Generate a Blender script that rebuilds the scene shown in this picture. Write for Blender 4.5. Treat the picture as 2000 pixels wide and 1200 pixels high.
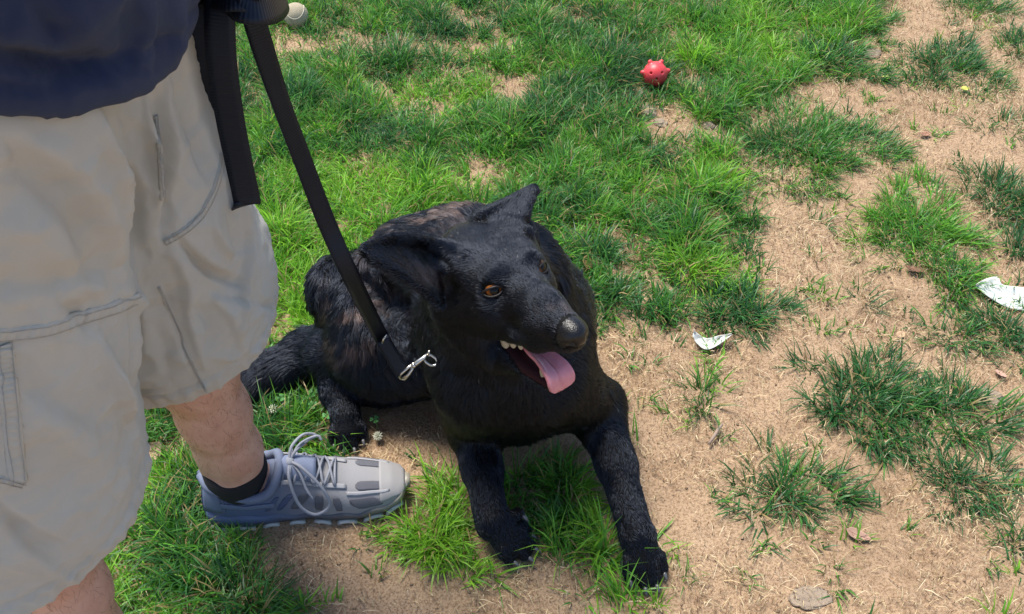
import bpy, bmesh, math, random
import numpy as np
from math import sin, cos, pi, radians, sqrt
from mathutils import Vector, Matrix, noise as mnoise
from mathutils.bvhtree import BVHTree

for o in list(bpy.data.objects): bpy.data.objects.remove(o)
S = bpy.context.scene
C = S.collection
rng = np.random.default_rng(7)
random.seed(7)

# ------------------------------------------------------------------ camera, sky, sun, exposure
CAM_H = 1.2
FPX = 1800.0
cd = bpy.data.cameras.new('camera'); cam = bpy.data.objects.new('camera', cd); C.objects.link(cam)
cd.sensor_width = 36.0; cd.lens = FPX / 2000 * 36; cd.clip_start = 0.02; cd.clip_end = 500
cam.location = (0, 0, CAM_H); cam.rotation_euler = (radians(45), 0, 0)
S.camera = cam

SUN_EL, SUN_AZ = radians(68), radians(-40)          # azimuth measured from +Y (away from the camera) towards +X
w = bpy.data.worlds.new('World'); S.world = w; w.use_nodes = True
nt = w.node_tree; nt.nodes.clear()
sky = nt.nodes.new('ShaderNodeTexSky'); sky.sky_type = 'NISHITA'; sky.sun_disc = False
sky.sun_elevation = SUN_EL; sky.sun_rotation = SUN_AZ
sky.air_density = 1.0; sky.dust_density = 1.0; sky.ozone_density = 1.0
bg = nt.nodes.new('ShaderNodeBackground'); bg.inputs['Strength'].default_value = 0.12
wo = nt.nodes.new('ShaderNodeOutputWorld')
nt.links.new(sky.outputs[0], bg.inputs[0]); nt.links.new(bg.outputs[0], wo.inputs[0])
ld = bpy.data.lights.new('sun', 'SUN'); sun = bpy.data.objects.new('sun', ld); C.objects.link(sun)
ld.energy = 3.5; ld.angle = radians(25); ld.color = (1.0, 0.94, 0.84)
sd = Vector((sin(SUN_AZ) * cos(SUN_EL), cos(SUN_AZ) * cos(SUN_EL), sin(SUN_EL)))
sun.rotation_euler = sd.to_track_quat('Z', 'Y').to_euler()
S.view_settings.view_transform = 'Standard'; S.view_settings.look = 'None'
S.view_settings.gamma = 1.0; S.view_settings.use_curve_mapping = False
S.view_settings.exposure = 0.9
S.render.engine = 'CYCLES'
S.cycles.use_denoising = True
S.cycles.max_bounces = 6; S.cycles.transparent_max_bounces = 4
try: S.cycles_curves.shape = 'RIBBONS'
except Exception: pass

def at(px, py, z=0.0, t=None, y=None):
    """point of the place that the photograph (2000 x 1200) shows at a pixel, at height z (or depth t, or distance y)"""
    u = (px - 1000) / FPX; v = (py - 600) / FPX; s = sqrt(.5)
    d = np.array([u, s * (1 - v), -s * (1 + v)])
    if t is None: t = y / d[1] if y is not None else (z - CAM_H) / d[2]
    return np.array([0, 0, CAM_H]) + t * d

# ------------------------------------------------------------------ helpers
def link(name, me, mat=None, parent=None, smooth=True):
    o = bpy.data.objects.new(name, me); C.objects.link(o)
    if mat is not None and isinstance(me, bpy.types.Mesh) and len(me.materials) == 0: me.materials.append(mat)
    if parent is not None: o.parent = parent
    if smooth and isinstance(me, bpy.types.Mesh) and len(me.polygons):
        me.polygons.foreach_set('use_smooth', np.ones(len(me.polygons), dtype=bool)); me.update()
    return o

def mesh_np(name, V, F, mat=None, parent=None, smooth=True):
    """V (n,3), F (m,k) arrays of one polygon size -> object"""
    me = bpy.data.meshes.new(name)
    V = np.ascontiguousarray(V, dtype=np.float32); F = np.ascontiguousarray(F, dtype=np.int32)
    k = F.shape[1]
    me.vertices.add(len(V)); me.vertices.foreach_set('co', V.ravel())
    me.loops.add(F.size); me.loops.foreach_set('vertex_index', F.ravel())
    me.polygons.add(len(F)); me.polygons.foreach_set('loop_start', np.arange(0, F.size, k, dtype=np.int32))
    me.update(calc_edges=True); me.validate()
    return link(name, me, mat, parent, smooth)

def mesh_py(name, V, F, mat=None, parent=None, smooth=True):
    me = bpy.data.meshes.new(name); me.from_pydata([tuple(v) for v in V], [], [tuple(f) for f in F]); me.update()
    return link(name, me, mat, parent, smooth)

def empty(name, loc=(0, 0, 0)):
    o = bpy.data.objects.new(name, None); C.objects.link(o); o.location = loc; o.empty_display_size = .05
    return o

def tag(o, label=None, cat=None, group=None, kind=None):
    if label: o['label'] = label
    if cat: o['category'] = cat
    if group: o['group'] = group
    if kind: o['kind'] = kind
    return o

def keep(o, parent):
    """parent without moving (the parent sits at its own place)"""
    o.parent = parent; o.matrix_parent_inverse = Matrix.Translation(parent.location).inverted()
    return o

def col_attr(me, cols, name='col', domain='POINT'):
    a = me.attributes.new(name, 'FLOAT_COLOR', domain)
    c = np.ones((len(cols), 4), dtype=np.float32); c[:, :3] = cols
    a.data.foreach_set('color', c.ravel())

def vnoise(P, scale, seed=0.0, octaves=3):
    """cheap smooth noise for numpy points, about -1..1: sum of rotated sines"""
    P = np.asarray(P, dtype=np.float64) * scale
    r = np.random.default_rng(int(seed * 1000) + 11)
    out = np.zeros(len(P)); amp = 1.0; tot = 0
    for o_ in range(octaves):
        for j in range(4):
            d = r.normal(size=P.shape[1]); d /= np.linalg.norm(d)
            d2 = r.normal(size=P.shape[1]); d2 /= np.linalg.norm(d2)
            out += amp * .5 * np.sin(P @ d * (2.2 + r.random()) + r.random() * 6.28 + 1.3 * np.sin(P @ d2 * 1.7 + r.random() * 6.28))
        tot += amp; P = P * 2.03; amp *= .55
    return out / tot

class N:
    """tiny node-material builder"""
    def __init__(s, name):
        s.m = bpy.data.materials.new(name); s.m.use_nodes = True; s.t = s.m.node_tree
        s.b = s.t.nodes['Principled BSDF']; s.out = s.t.nodes['Material Output']
    def n(s, typ, **kw):
        x = s.t.nodes.new('ShaderNode' + typ)
        for k, v in kw.items():
            if k.startswith('i_'): x.inputs[k[2:].replace('_', ' ')].default_value = v
            else: setattr(x, k, v)
        return x
    def l(s, a, b): s.t.links.new(a, b)
    def set(s, **kw):
        for k, v in kw.items(): s.b.inputs[k.replace('_', ' ')].default_value = v
        return s
    def coord(s, kind='Object'): return s.n('TexCoord').outputs[kind]
    def noise(s, scale, detail=4, rough=.55, vec=None, dist=0):
        x = s.n('TexNoise'); x.inputs['Scale'].default_value = scale; x.inputs['Detail'].default_value = detail
        x.inputs['Roughness'].default_value = rough; x.inputs['Distortion'].default_value = dist
        s.l(vec if vec is not None else s.coord(), x.inputs['Vector']); return x.outputs['Fac']
    def ramp(s, fac, stops):
        x = s.n('ValToRGB'); e = x.color_ramp.elements
        while len(e) < len(stops): e.new(.5)
        for q, (p, c) in zip(e, stops):
            q.position = p; q.color = (*c, 1) if len(c) == 3 else c
        s.l(fac, x.inputs[0]); return x.outputs[0]
    def mix(s, fac, a, b, mode='MIX'):
        x = s.n('Mix', data_type='RGBA', blend_type=mode)
        for sock, v in ((x.inputs['Factor'], fac), (x.inputs['A'], a), (x.inputs['B'], b)):
            pass
        def put(i, v):
            if hasattr(v, 'links'): s.l(v, x.inputs[i])
            elif i == 0: x.inputs[0].default_value = v
            else: x.inputs[i].default_value = (*v, 1)
        put(0, fac); put(6, a); put(7, b); return x.outputs[2]
    def attr(s, name='col'):
        x = s.n('Attribute'); x.attribute_name = name; return x.outputs['Color']
    def bump(s, h, strength=.3, dist=.002):
        x = s.n('Bump'); x.inputs['Strength'].default_value = strength; x.inputs['Distance'].default_value = dist
        s.l(h, x.inputs['Height']); s.l(x.outputs[0], s.b.inputs['Normal']); return x
    def col(s, c):
        if hasattr(c, 'links'): s.l(c, s.b.inputs['Base Color'])
        else: s.b.inputs['Base Color'].default_value = (*c, 1)
        return s

def simple(name, c, rough=.6, metal=0., spec=.5, var=.12, scale=60, bump=0., bscale=300, bdist=.001):
    m = N(name).set(Roughness=rough, Metallic=metal, Specular_IOR_Level=spec)
    f = m.noise(scale)
    m.col(m.mix(f, tuple(x * (1 - var) for x in c), tuple(min(1, x * (1 + var)) for x in c)))
    if bump: m.bump(m.noise(bscale), bump, bdist)
    return m.m

# ------------------------------------------------------------------ signed-distance modeller (one continuous surface)
def lines(*seg):
    """grid lines from (start, end, step) pieces laid end to end"""
    out = []
    for a, b, st in seg:
        n = max(1, int(round((b - a) / st))); out.append(np.linspace(a, b, n, endpoint=False))
    out.append(np.array([seg[-1][1]])); return np.concatenate(out).astype(np.float32)

class Sdf:
    def __init__(s, xs, ys, zs):
        s.ax = (xs, ys, zs); s.F = np.full((len(xs), len(ys), len(zs)), .3, dtype=np.float32); s.bones = []
    def sub(s, lo, hi):
        sl = []
        for a, l, h in zip(s.ax, lo, hi):
            i0 = max(0, np.searchsorted(a, l) - 1); i1 = min(len(a), np.searchsorted(a, h) + 1)
            sl.append(slice(i0, max(i1, i0)))
        sl = tuple(sl)
        g = np.meshgrid(s.ax[0][sl[0]], s.ax[1][sl[1]], s.ax[2][sl[2]], indexing='ij', sparse=True)
        return sl, g
    def put(s, sl, d, k, mode):
        A = s.F[sl]
        if A.size == 0: return
        if mode == 'cut': d = -d; h = np.clip(.5 - .5 * (d - A) / k, 0, 1); s.F[sl] = A + (d - A) * (1 - h) + k * h * (1 - h); return
        h = np.clip(.5 + .5 * (d - A) / k, 0, 1)
        s.F[sl] = d + (A - d) * h - k * h * (1 - h)
    def cone(s, a, b, ra, rb, k=.02, mode='add', flat=None):
        a = np.asarray(a, float); b = np.asarray(b, float); m = max(ra, rb) * (1 if flat is None else max(1, flat[1])) + k + .03
        sl, g = s.sub(np.minimum(a, b) - m, np.maximum(a, b) + m)
        ba = b - a; L2 = max(float(ba @ ba), 1e-9)
        px, py, pz = g[0] - a[0], g[1] - a[1], g[2] - a[2]
        t = np.clip((px * ba[0] + py * ba[1] + pz * ba[2]) / L2, 0, 1)
        qx, qy, qz = px - t * ba[0], py - t * ba[1], pz - t * ba[2]
        d2 = qx * qx + qy * qy + qz * qz
        if flat is not None:                      # flat = (axis, factor): cross-section scaled by factor along axis
            ax_, f_ = flat; ax_ = np.asarray(ax_, float); ax_ = ax_ / np.linalg.norm(ax_)
            c = qx * ax_[0] + qy * ax_[1] + qz * ax_[2]
            d2 = d2 + c * c * (1 / f_ ** 2 - 1)
        d = np.sqrt(np.maximum(d2, 0)) - (ra + (rb - ra) * t)
        s.put(sl, d.astype(np.float32), k, mode)
    def ball(s, c, r, k=.02, mode='add'): s.cone(c, c, r, r, k, mode)
    def ell(s, c, axes, r, k=.02, mode='add'):
        c = np.asarray(c, float); r = np.asarray(r, float); A = np.asarray(axes, float); m = r.max() + k + .03
        sl, g = s.sub(c - m, c + m)
        p = [g[i] - c[i] for i in range(3)]
        q = [p[0] * A[i][0] + p[1] * A[i][1] + p[2] * A[i][2] for i in range(3)]
        k0 = np.sqrt(sum((q[i] / r[i]) ** 2 for i in range(3))); k1 = np.sqrt(sum((q[i] / r[i] ** 2) ** 2 for i in range(3)))
        d = k0 * (k0 - 1) / np.maximum(k1, 1e-6)
        s.put(sl, d.astype(np.float32), k, mode)
    def chain(s, pts, k=.02, **kw):
        for (a, ra), (b, rb) in zip(pts[:-1], pts[1:]): s.cone(a, b, ra, rb, k, **kw)
    def plane(s, p, n, k=.01):
        """keep the side the normal points away from"""
        p = np.asarray(p, float); n = np.asarray(n, float); n = n / np.linalg.norm(n)
        X, Y, Z = np.meshgrid(*s.ax, indexing='ij', sparse=True)
        d = ((X - p[0]) * n[0] + (Y - p[1]) * n[1] + (Z - p[2]) * n[2]).astype(np.float32)
        h = np.clip(.5 - .5 * (d - s.F) / k, 0, 1); s.F = d + (s.F - d) * h + k * h * (1 - h)
    def sample(s, P):
        """nearest-cell lookup"""
        P = np.asarray(P); I = [np.clip(np.searchsorted(a, P[:, i]), 0, len(a) - 1) for i, a in enumerate(s.ax)]
        return s.F[I[0], I[1], I[2]]
    def mesh(s, smooth=1):
        F = s.F; I = F < 0; nx, ny, nz = F.shape
        cnt = np.zeros((nx - 1, ny - 1, nz - 1), dtype=np.uint8)
        for dx in (0, 1):
            for dy in (0, 1):
                for dz in (0, 1): cnt += I[dx:nx - 1 + dx, dy:ny - 1 + dy, dz:nz - 1 + dz]
        ci, cj, ck = np.nonzero((cnt > 0) & (cnt < 8))
        idx = np.full(cnt.shape, -1, dtype=np.int32); idx[ci, cj, ck] = np.arange(len(ci))
        P = np.zeros((len(ci), 3)); W = np.zeros(len(ci)); xs, ys, zs = s.ax
        cor = [(a, b, c) for a in (0, 1) for b in (0, 1) for c in (0, 1)]
        for a in cor:
            for ax in range(3):
                if a[ax]: continue
                b = list(a); b[ax] = 1
                fa = F[ci + a[0], cj + a[1], ck + a[2]]; fb = F[ci + b[0], cj + b[1], ck + b[2]]
                m = (fa < 0) != (fb < 0); t = np.where(m, fa / np.where(m, fa - fb, 1), 0)
                pa = np.stack([xs[ci + a[0]], ys[cj + a[1]], zs[ck + a[2]]], 1); pb = np.stack([xs[ci + b[0]], ys[cj + b[1]], zs[ck + b[2]]], 1)
                P += m[:, None] * (pa + (pb - pa) * t[:, None]); W += m
        P /= W[:, None]
        Q = []
        for ax in range(3):
            a = [slice(None)] * 3; b = [slice(None)] * 3; a[ax] = slice(0, -1); b[ax] = slice(1, None)
            A = I[tuple(a)]; B = I[tuple(b)]
            e = np.nonzero(A != B); ins = A[e]
            o1, o2 = [(1, 2), (2, 0), (0, 1)][ax]
            ok = (e[o1] > 0) & (e[o2] > 0) & (e[o1] < cnt.shape[o1]) & (e[o2] < cnt.shape[o2])
            e = [x[ok] for x in e]; ins = ins[ok]
            def cell(d1, d2):
                q = [x.copy() for x in e]; q[o1] = q[o1] - d1; q[o2] = q[o2] - d2; return idx[q[0], q[1], q[2]]
            q = np.stack([cell(1, 1), cell(0, 1), cell(0, 0), cell(1, 0)], 1)
            q[~ins] = q[~ins][:, ::-1]; Q.append(q)
        Q = np.concatenate(Q); Q = Q[(Q >= 0).all(1)]
        for _ in range(smooth):
            E = np.concatenate([Q[:, [0, 1]], Q[:, [1, 2]], Q[:, [2, 3]], Q[:, [3, 0]]])
            acc = np.zeros_like(P); n = np.zeros(len(P))
            for c_ in range(3):
                acc[:, c_] = np.bincount(E[:, 0], P[E[:, 1], c_], len(P)) + np.bincount(E[:, 1], P[E[:, 0], c_], len(P))
            n = np.bincount(E[:, 0], minlength=len(P)) + np.bincount(E[:, 1], minlength=len(P))
            P = .5 * P + .5 * acc / np.maximum(n, 1)[:, None]
        return P, Q

def normals(P, Q):
    n = np.cross(P[Q[:, 2]] - P[Q[:, 0]], P[Q[:, 3]] - P[Q[:, 1]])
    N_ = np.zeros_like(P)
    for c in range(4):
        for ax in range(3): N_[:, ax] += np.bincount(Q[:, c], n[:, ax], len(P))
    return N_ / np.maximum(np.linalg.norm(N_, axis=1), 1e-12)[:, None]

def frame(d, up=(0, 0, 1)):
    d = np.asarray(d, float); d = d / np.linalg.norm(d); s_ = np.cross(d, up)
    if np.linalg.norm(s_) < 1e-5: s_ = np.cross(d, (1, 0, 0))
    s_ = s_ / np.linalg.norm(s_); return d, s_, np.cross(s_, d)

def spline(pts, n):
    """Catmull-Rom through the rows of pts, n samples"""
    P = np.asarray(pts, float); P = np.vstack([2 * P[0] - P[1], P, 2 * P[-1] - P[-2]])
    m = len(P) - 3; t = np.linspace(0, m - 1e-6, n); i = t.astype(int); f = (t - i)[:, None]
    a, b, c, d = P[i], P[i + 1], P[i + 2], P[i + 3]
    return .5 * (2 * b + (c - a) * f + (2 * a - 5 * b + 4 * c - d) * f ** 2 + (3 * b - a - 3 * c + d) * f ** 3)

def tube_vf(pts, rad, seg=8, base=0, cap=True):
    P = np.asarray(pts, float); n = len(P); r = np.broadcast_to(rad, (n,)).astype(float)
    T = np.gradient(P, axis=0); V = []; F = []
    d, s_, u = frame(T[0])
    for i in range(n):
        d = T[i] / np.linalg.norm(T[i]); s_ = s_ - d * (s_ @ d); s_ /= np.linalg.norm(s_); u = np.cross(d, s_)
        for j in range(seg):
            a = 2 * pi * j / seg; V.append(P[i] + r[i] * (cos(a) * s_ + sin(a) * u))
    for i in range(n - 1):
        for j in range(seg):
            F.append((base + i * seg + j, base + i * seg + (j + 1) % seg, base + (i + 1) * seg + (j + 1) % seg, base + (i + 1) * seg + j))
    if cap:
        F.append(tuple(base + j for j in range(seg))[::-1]); F.append(tuple(base + (n - 1) * seg + j for j in range(seg)))
    return V, F

def tube(name, pts, rad, mat, parent=None, seg=8):
    V, F = tube_vf(pts, rad, seg); return mesh_py(name, V, F, mat, parent)

def sheet(name, G, thick, mat, parent=None):
    """closed slab from a grid of points G (n,m,3), thickened along its normals"""
    G = np.asarray(G, float); n, m = G.shape[:2]
    du = np.gradient(G, axis=0); dv = np.gradient(G, axis=1); nn = np.cross(du, dv); nn /= np.maximum(np.linalg.norm(nn, axis=2, keepdims=True), 1e-12)
    V = np.concatenate([(G + nn * thick / 2).reshape(-1, 3), (G - nn * thick / 2).reshape(-1, 3)]); F = []; o = n * m
    ix = lambda i, j: i * m + j
    for i in range(n - 1):
        for j in range(m - 1):
            F.append((ix(i, j), ix(i + 1, j), ix(i + 1, j + 1), ix(i, j + 1)))
            F.append((o + ix(i, j), o + ix(i, j + 1), o + ix(i + 1, j + 1), o + ix(i + 1, j)))
    rim = [(i, 0) for i in range(n)] + [(n - 1, j) for j in range(1, m)] + [(i, m - 1) for i in range(n - 2, -1, -1)] + [(0, j) for j in range(m - 2, 0, -1)]
    for a, b in zip(rim, rim[1:] + rim[:1]): F.append((ix(*b), ix(*a), o + ix(*a), o + ix(*b)))
    return mesh_py(name, V, F, mat, parent)
# ------------------------------------------------------------------ ground
def ground_h(x, y):
    P = np.stack([x, y, x * 0], 1)
    return .007 * vnoise(P, 5, .2, 3) + .0026 * vnoise(P, 30, .4, 3) + .0010 * vnoise(P, 95, .45, 2)
gx = lines((-60, -4, 14), (-4, -1.9, .15), (-1.9, 1.9, .010), (1.9, 4, .15), (4, 60, 14)); gy = lines((-60, -3, 14), (-3, .3, .15), (.3, 2.9, .010), (2.9, 6, .15), (6, 90, 14))
X_, Y_ = np.meshgrid(gx, gy, indexing='ij'); n_, m_ = X_.shape
Z_ = ground_h(X_.ravel(), Y_.ravel()) * np.clip(1.5 - np.maximum(np.abs(X_.ravel()) - 3, np.abs(Y_.ravel() - 1.5) - 3), 0, 1) - .004
ii, jj = np.meshgrid(np.arange(n_ - 1), np.arange(m_ - 1), indexing='ij'); q0 = (ii * m_ + jj).ravel()
g = N('dirt').set(Roughness=.95, Specular_IOR_Level=.15)
big = g.noise(4.5, 6, .68); med = g.noise(34, 6, .65); fine = g.noise(260, 5, .7)
base = g.ramp(big, [(.30, (.24, .155, .088)), (.52, (.435, .297, .190)), (.75, (.56, .405, .265))])
base = g.mix(g.ramp(med, [(.35, (0, 0, 0)), (.70, (1, 1, 1))]), base, (.485, .337, .218))
base = g.mix(g.ramp(fine, [(.46, (0, 0, 0)), (.60, (.8, .8, .8))]), base, (.21, .135, .075))
g.col(base); hm = g.n('Math', operation='ADD'); g.l(med, hm.inputs[0]); g.l(fine, hm.inputs[1]); g.bump(hm.outputs[0], .9, .005)
tag(mesh_np('ground', np.stack([X_.ravel(), Y_.ravel(), Z_], 1), np.stack([q0, q0 + m_, q0 + m_ + 1, q0 + 1], 1), g.m), kind='structure')
# ------------------------------------------------------------------ the dog
DOG = Sdf(lines((-.60, -.17, .006), (-.17, .12, .0032), (.12, .28, .006)),
          lines((.58, .70, .005), (.70, .97, .0032), (.97, 1.36, .0065)),
          lines((-.012, .05, .005), (.05, .30, .005), (.30, .56, .0032)))
HO = at(1008, 541, t=1.12)
PH, PT = radians(35), radians(18)
HF = np.array([sin(PH) * cos(PT), -cos(PH) * cos(PT), sin(PT)]); HL = np.array([cos(PH), sin(PH), 0.]); HU = np.cross(HF, HL)
if HU[2] < 0: HU = -HU
def hd(f, l, u): return HO + HF * f + HL * l + HU * u
AX = (HF, HL, HU)
BONES = []
def bone(a, b, r, ln, lift=.35): BONES.append((np.asarray(a, float), np.asarray(b, float), r, ln, lift))

# trunk: chest towards the camera, the back curling round to the left
spine = [((.006, .908, .185), .094), ((-.008, .960, .180), .124), ((-.035, 1.035, .165), .122), ((-.085, 1.085, .155), .122),
         ((-.150, 1.095, .140), .104), ((-.210, 1.065, .115), .086)]
DOG.chain(spine, k=.05)
for (a, ra), (b, rb) in zip(spine[:-1], spine[1:]): bone(a, b, ra, .032, .42)
DOG.ball((-.002, .884, .175), .074, .05)
DOG.cone((.0, .900, .105), (-.01, 1.0, .09), .066, .08, .045)
DOG.cone((-.02, .98, .250), (-.06, 1.06, .215), .07, .07, .06)
# croup, haunch and the hind leg lying out to the left
DOG.cone((-.205, 1.065, .150), (-.150, .985, .120), .080, .062, .025); bone((-.215, 1.085, .165), (-.150, .985, .12), .085, .022)
DOG.ball((-.210, 1.015, .11), .075, .04); DOG.ball(at(672, 565, z=.14), .058, .03)
DOG.chain([(at(705, 545, z=.215), .014), (at(760, 600, z=.205), .022), (at(815, 625, z=.20), .018)], k=.04, mode='cut')
DOG.chain([((-.150, .985, .115), .060), ((-.22, .985, .095), .050), ((-.302, 1.010, .080), .032)], k=.03); bone((-.15, .985, .11), (-.30, 1.01, .08), .05, .020)
DOG.chain([((-.302, 1.010, .082), .027), ((-.286, .960, .045), .021), ((-.268, .925, .032), .021)], k=.018); bone((-.302, 1.01, .08), (-.262, .91, .03), .027, .010)
DOG.cone((-.10, 1.03, .07), (-.20, 1.0, .055), .065, .05, .04)
DOG.cone((-.17, 1.02, .05), (-.235, .985, .035), .04, .03, .03)
# tail
tail = [((-.262, 1.055, .085), .040), (at(608, 690, z=.045), .034), (at(545, 722, z=.035), .027), (at(482, 758, z=.03), .019), (at(430, 785, z=.02), .008)]
DOG.chain(tail, k=.03)
for (a, ra), (b, rb) in zip(tail[:-1], tail[1:]): bone(a, b, ra, .038, .40)
# shoulders and forelegs
def toes(c, d, w=1.0, back=.0):
    """paw: wrist end c, pointing along d on the ground"""
    d = np.array([d[0], d[1], 0.]); d /= np.linalg.norm(d); s_ = np.array([-d[1], d[0], 0.]); up = np.array([0, 0, 1.])
    c = np.asarray(c, float); g = c * np.array([1, 1, 0])
    DOG.cone(c, g + d * .030 * w + up * .030 * w, min(.026 * w, c[2] * .55), .024 * w, .012, flat=(s_, 1.15))
    tips = []
    for l, f in ((-.0275, .040), (-.0095, .056), (.0095, .056), (.0275, .040)):
        a = g + d * (.018 * w) + s_ * l * .62 * w + up * .030 * w; k1 = g + d * (f * w * .78) + s_ * l * .95 * w + up * .029 * w; b = g + d * (f * w * 1.12) + s_ * l * 1.08 * w + up * .0145 * w
        DOG.cone(a, k1, .0135 * w, .0132 * w, .006); DOG.cone(k1, b, .0132 * w, .0115 * w, .003)
        tips.append((b + d * .009 * w, d * .9 + s_ * l * 4 - up * .12))
    bone(c, g + d * .07 * w + up * .02, .03, .006, .25)
    return tips
CLAWS = []
sl, el, wl = np.array([.046, .856, .200]), np.array([.128, .902, .082]), np.array([.176, .706, .045])
DOG.cone(sl, el, .064, .044, .030); bone(sl, el, .07, .018)
DOG.chain([(el, .041), (el * .5 + wl * .5 + np.array([.003, 0, .004]), .0262), (wl, .0232)], k=.02); bone(el, wl, .04, .010)
CLAWS += toes(wl + np.array([.004, -.012, -.004]), (.24, -1), .84)
sr, er, wr = np.array([-.050, .850, .205]), np.array([-.060, .880, .078]), np.array([-.030, .724, .044])
DOG.cone(sr, er, .062, .043, .030); bone(sr, er, .07, .018)
DOG.chain([(er, .040), (er * .5 + wr * .5, .0265), (wr, .0230)], k=.02); bone(er, wr, .04, .010)
CLAWS += toes(wr + np.array([.006, -.006, -.004]), (.85, -.50), .84)
hk = np.array([-.268, .925, .034])
CLAWS += toes(hk, (.20, -1), .76)
DEW = []
dw = wr + np.array([.040, .006, .006]); DOG.cone(wr + np.array([.02, .0, .0]), dw, .010, .008, .006); DEW.append((dw + np.array([.006, -.004, -.002]), (.7, -.4, -.5)))
# neck
nk = [(hd(-.090, 0, -.050), .066), ((-.020, .915, .325), .082), ((-.010, .910, .25), .106)]
DOG.chain(nk, k=.05); bone(nk[0][0], nk[1][0], .070, .026); bone(nk[1][0], nk[2][0], .095, .030)
DOG.cone(hd(-.062, 0, -.100), (-.012, .872, .225), .046, .062, .045); bone(hd(-.06, 0, -.085), (-.015, .835, .2), .07, .028)
# skull, brows, cheeks, muzzle
DOG.ell(hd(-.062, 0, -.014), AX, (.076, .060, .050), .02)
DOG.ball(hd(-.108, 0, -.012), .042, .03)
for s_ in (-1, 1):
    DOG.cone(hd(-.008, s_ * .024, .007), hd(-.055, s_ * .028, .008), .0175, .025, .016)
    DOG.cone(hd(-.012, s_ * .031, -.034), hd(-.078, s_ * .042, -.046), .024, .036, .024)
    DOG.cone(hd(.000, s_ * .0105, -.026), hd(.055, s_ * .0080, -.034), .0250, .0190, .013)
    DOG.cone(hd(.055, s_ * .0080, -.034), hd(.104, s_ * .0050, -.039), .0190, .0135, .012)
    DOG.chain([(hd(-.020, s_ * .024, -.058), .0200), (hd(.050, s_ * .0135, -.0605), .0150), (hd(.097, s_ * .0060, -.0490), .0115)], k=.011)
    DOG.cone(hd(-.070, s_ * .036, -.074), hd(-.036, s_ * .031, -.100), .026, .0160, .018)
    DOG.cone(hd(-.036, s_ * .031, -.100), hd(.046, s_ * .0105, -.1290), .0140, .0095, .007)
DOG.cone(hd(-.012, 0, .0), hd(.050, 0, -.0165), .022, .0165, .018)
DOG.cone(hd(.050, 0, -.0175), hd(.106, 0, -.0330), .0165, .0125, .012)
DOG.cone(hd(.104, 0, -.034), hd(.1155, 0, -.0350), .0118, .0100, .005, flat=(HL, 1.25))
DOG.cone(hd(.00, 0, -.124), hd(.046, 0, -.1320), .010, .0095, .008)
DOG.cone(hd(-.065, 0, -.095), hd(-.025, 0, -.112), .036, .018, .03)
bone(hd(.11, 0, -.03), hd(.0, 0, 0), .02, .0070, .34); bone(hd(.0, 0, .0), hd(-.13, 0, .0), .05, .0105, .24)
for s_ in (-1, 1):
    bone(hd(.10, s_ * .015, -.045), hd(.0, s_ * .03, -.04), .02, .0070, .34); bone(hd(.0, s_ * .035, -.04), hd(-.10, s_ * .055, -.06), .03, .014, .3)
    bone(hd(.06, s_ * .01, -.118), hd(-.04, s_ * .035, -.08), .014, .007, .34)
# nostrils, eye sockets
EYES = {}
for s_, nm in ((-1, 'right'), (1, 'left')):
    DOG.cone(hd(.127, s_ * .0060, -.0365), hd(.114, s_ * .0115, -.0415), .0034, .0026, .003, mode='cut')
    e = hd(-.0035, s_ * .0315, -.003); EYES[s_] = e
    out = HF * .80 + HL * s_ * .52 + HU * .16; out /= np.linalg.norm(out)
    tang = HL * s_ * .80 - HF * .55 - HU * .12
    tang -= out * (tang @ out); tang /= np.linalg.norm(tang)
    DOG.cone(e + out * .0130 - tang * .0065, e + out * .0120 + tang * .0070, .0074, .0066, .004, mode='cut')
    EYES[s_] = (e, out, tang, np.cross(out, tang))
# ears: thin curved sheets, one held out sideways, the other up
def ear(top, bot, tip, cup, bend, n=20, m=23, rb=.0062, rt=.0042, pw=.72, wid=1.0):
    top, bot, tip, cup, bend = (np.asarray(x, float) for x in (top, bot, tip, cup, bend))
    mid = (top + bot) / 2; half = (top - bot) / 2 * wid
    G = []
    for i in range(n):
        s_ = i / (n - 1); c = mid + (tip - mid) * s_ + bend * sin(pi * s_)
        wd = (1 - s_) ** pw if s_ < 1 else 0
        wd = max(wd, .05)
        for j in range(m):
            q = -1 + 2 * j / (m - 1)
            p = c + half * q * wd + cup * (1 - q * q) * (1 - s_ * .8) - cup * .15
            DOG.ball(p, rb + (rt - rb) * s_, .0035)
            G.append(p)
    bone(mid, tip, .03, .009, .35)
    return np.array(G).reshape(n, m, 3)
tR = at(716, 486, t=1.055)
eR = ear(at(876, 486, t=1.135), at(858, 588, t=1.075), tR, -HF * .040 + HL * .014, HU * .010, pw=.55)
tL = at(1037, 373, t=1.20)
eL = ear(at(940, 424, t=1.195), at(1026, 456, t=1.160), tL, -HF * .034 - HL * .014, HU * .000 - HL * .010, pw=.95)
DOG.cone(hd(-.062, -.046, .012), hd(-.066, -.062, .008), .030, .022, .02); DOG.cone(hd(-.066, .044, .014), hd(-.070, .054, .016), .028, .020, .02)
DOG.cone(hd(-.045, -.075, .0), hd(-.052, -.095, .012), .016, .010, .012, mode='cut')
DOG.cone(hd(-.048, .062, .026), hd(-.048, .085, .036), .014, .010, .010, mode='cut')
DOG.plane((0, 0, .0015), (0, 0, -1), .006)

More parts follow.
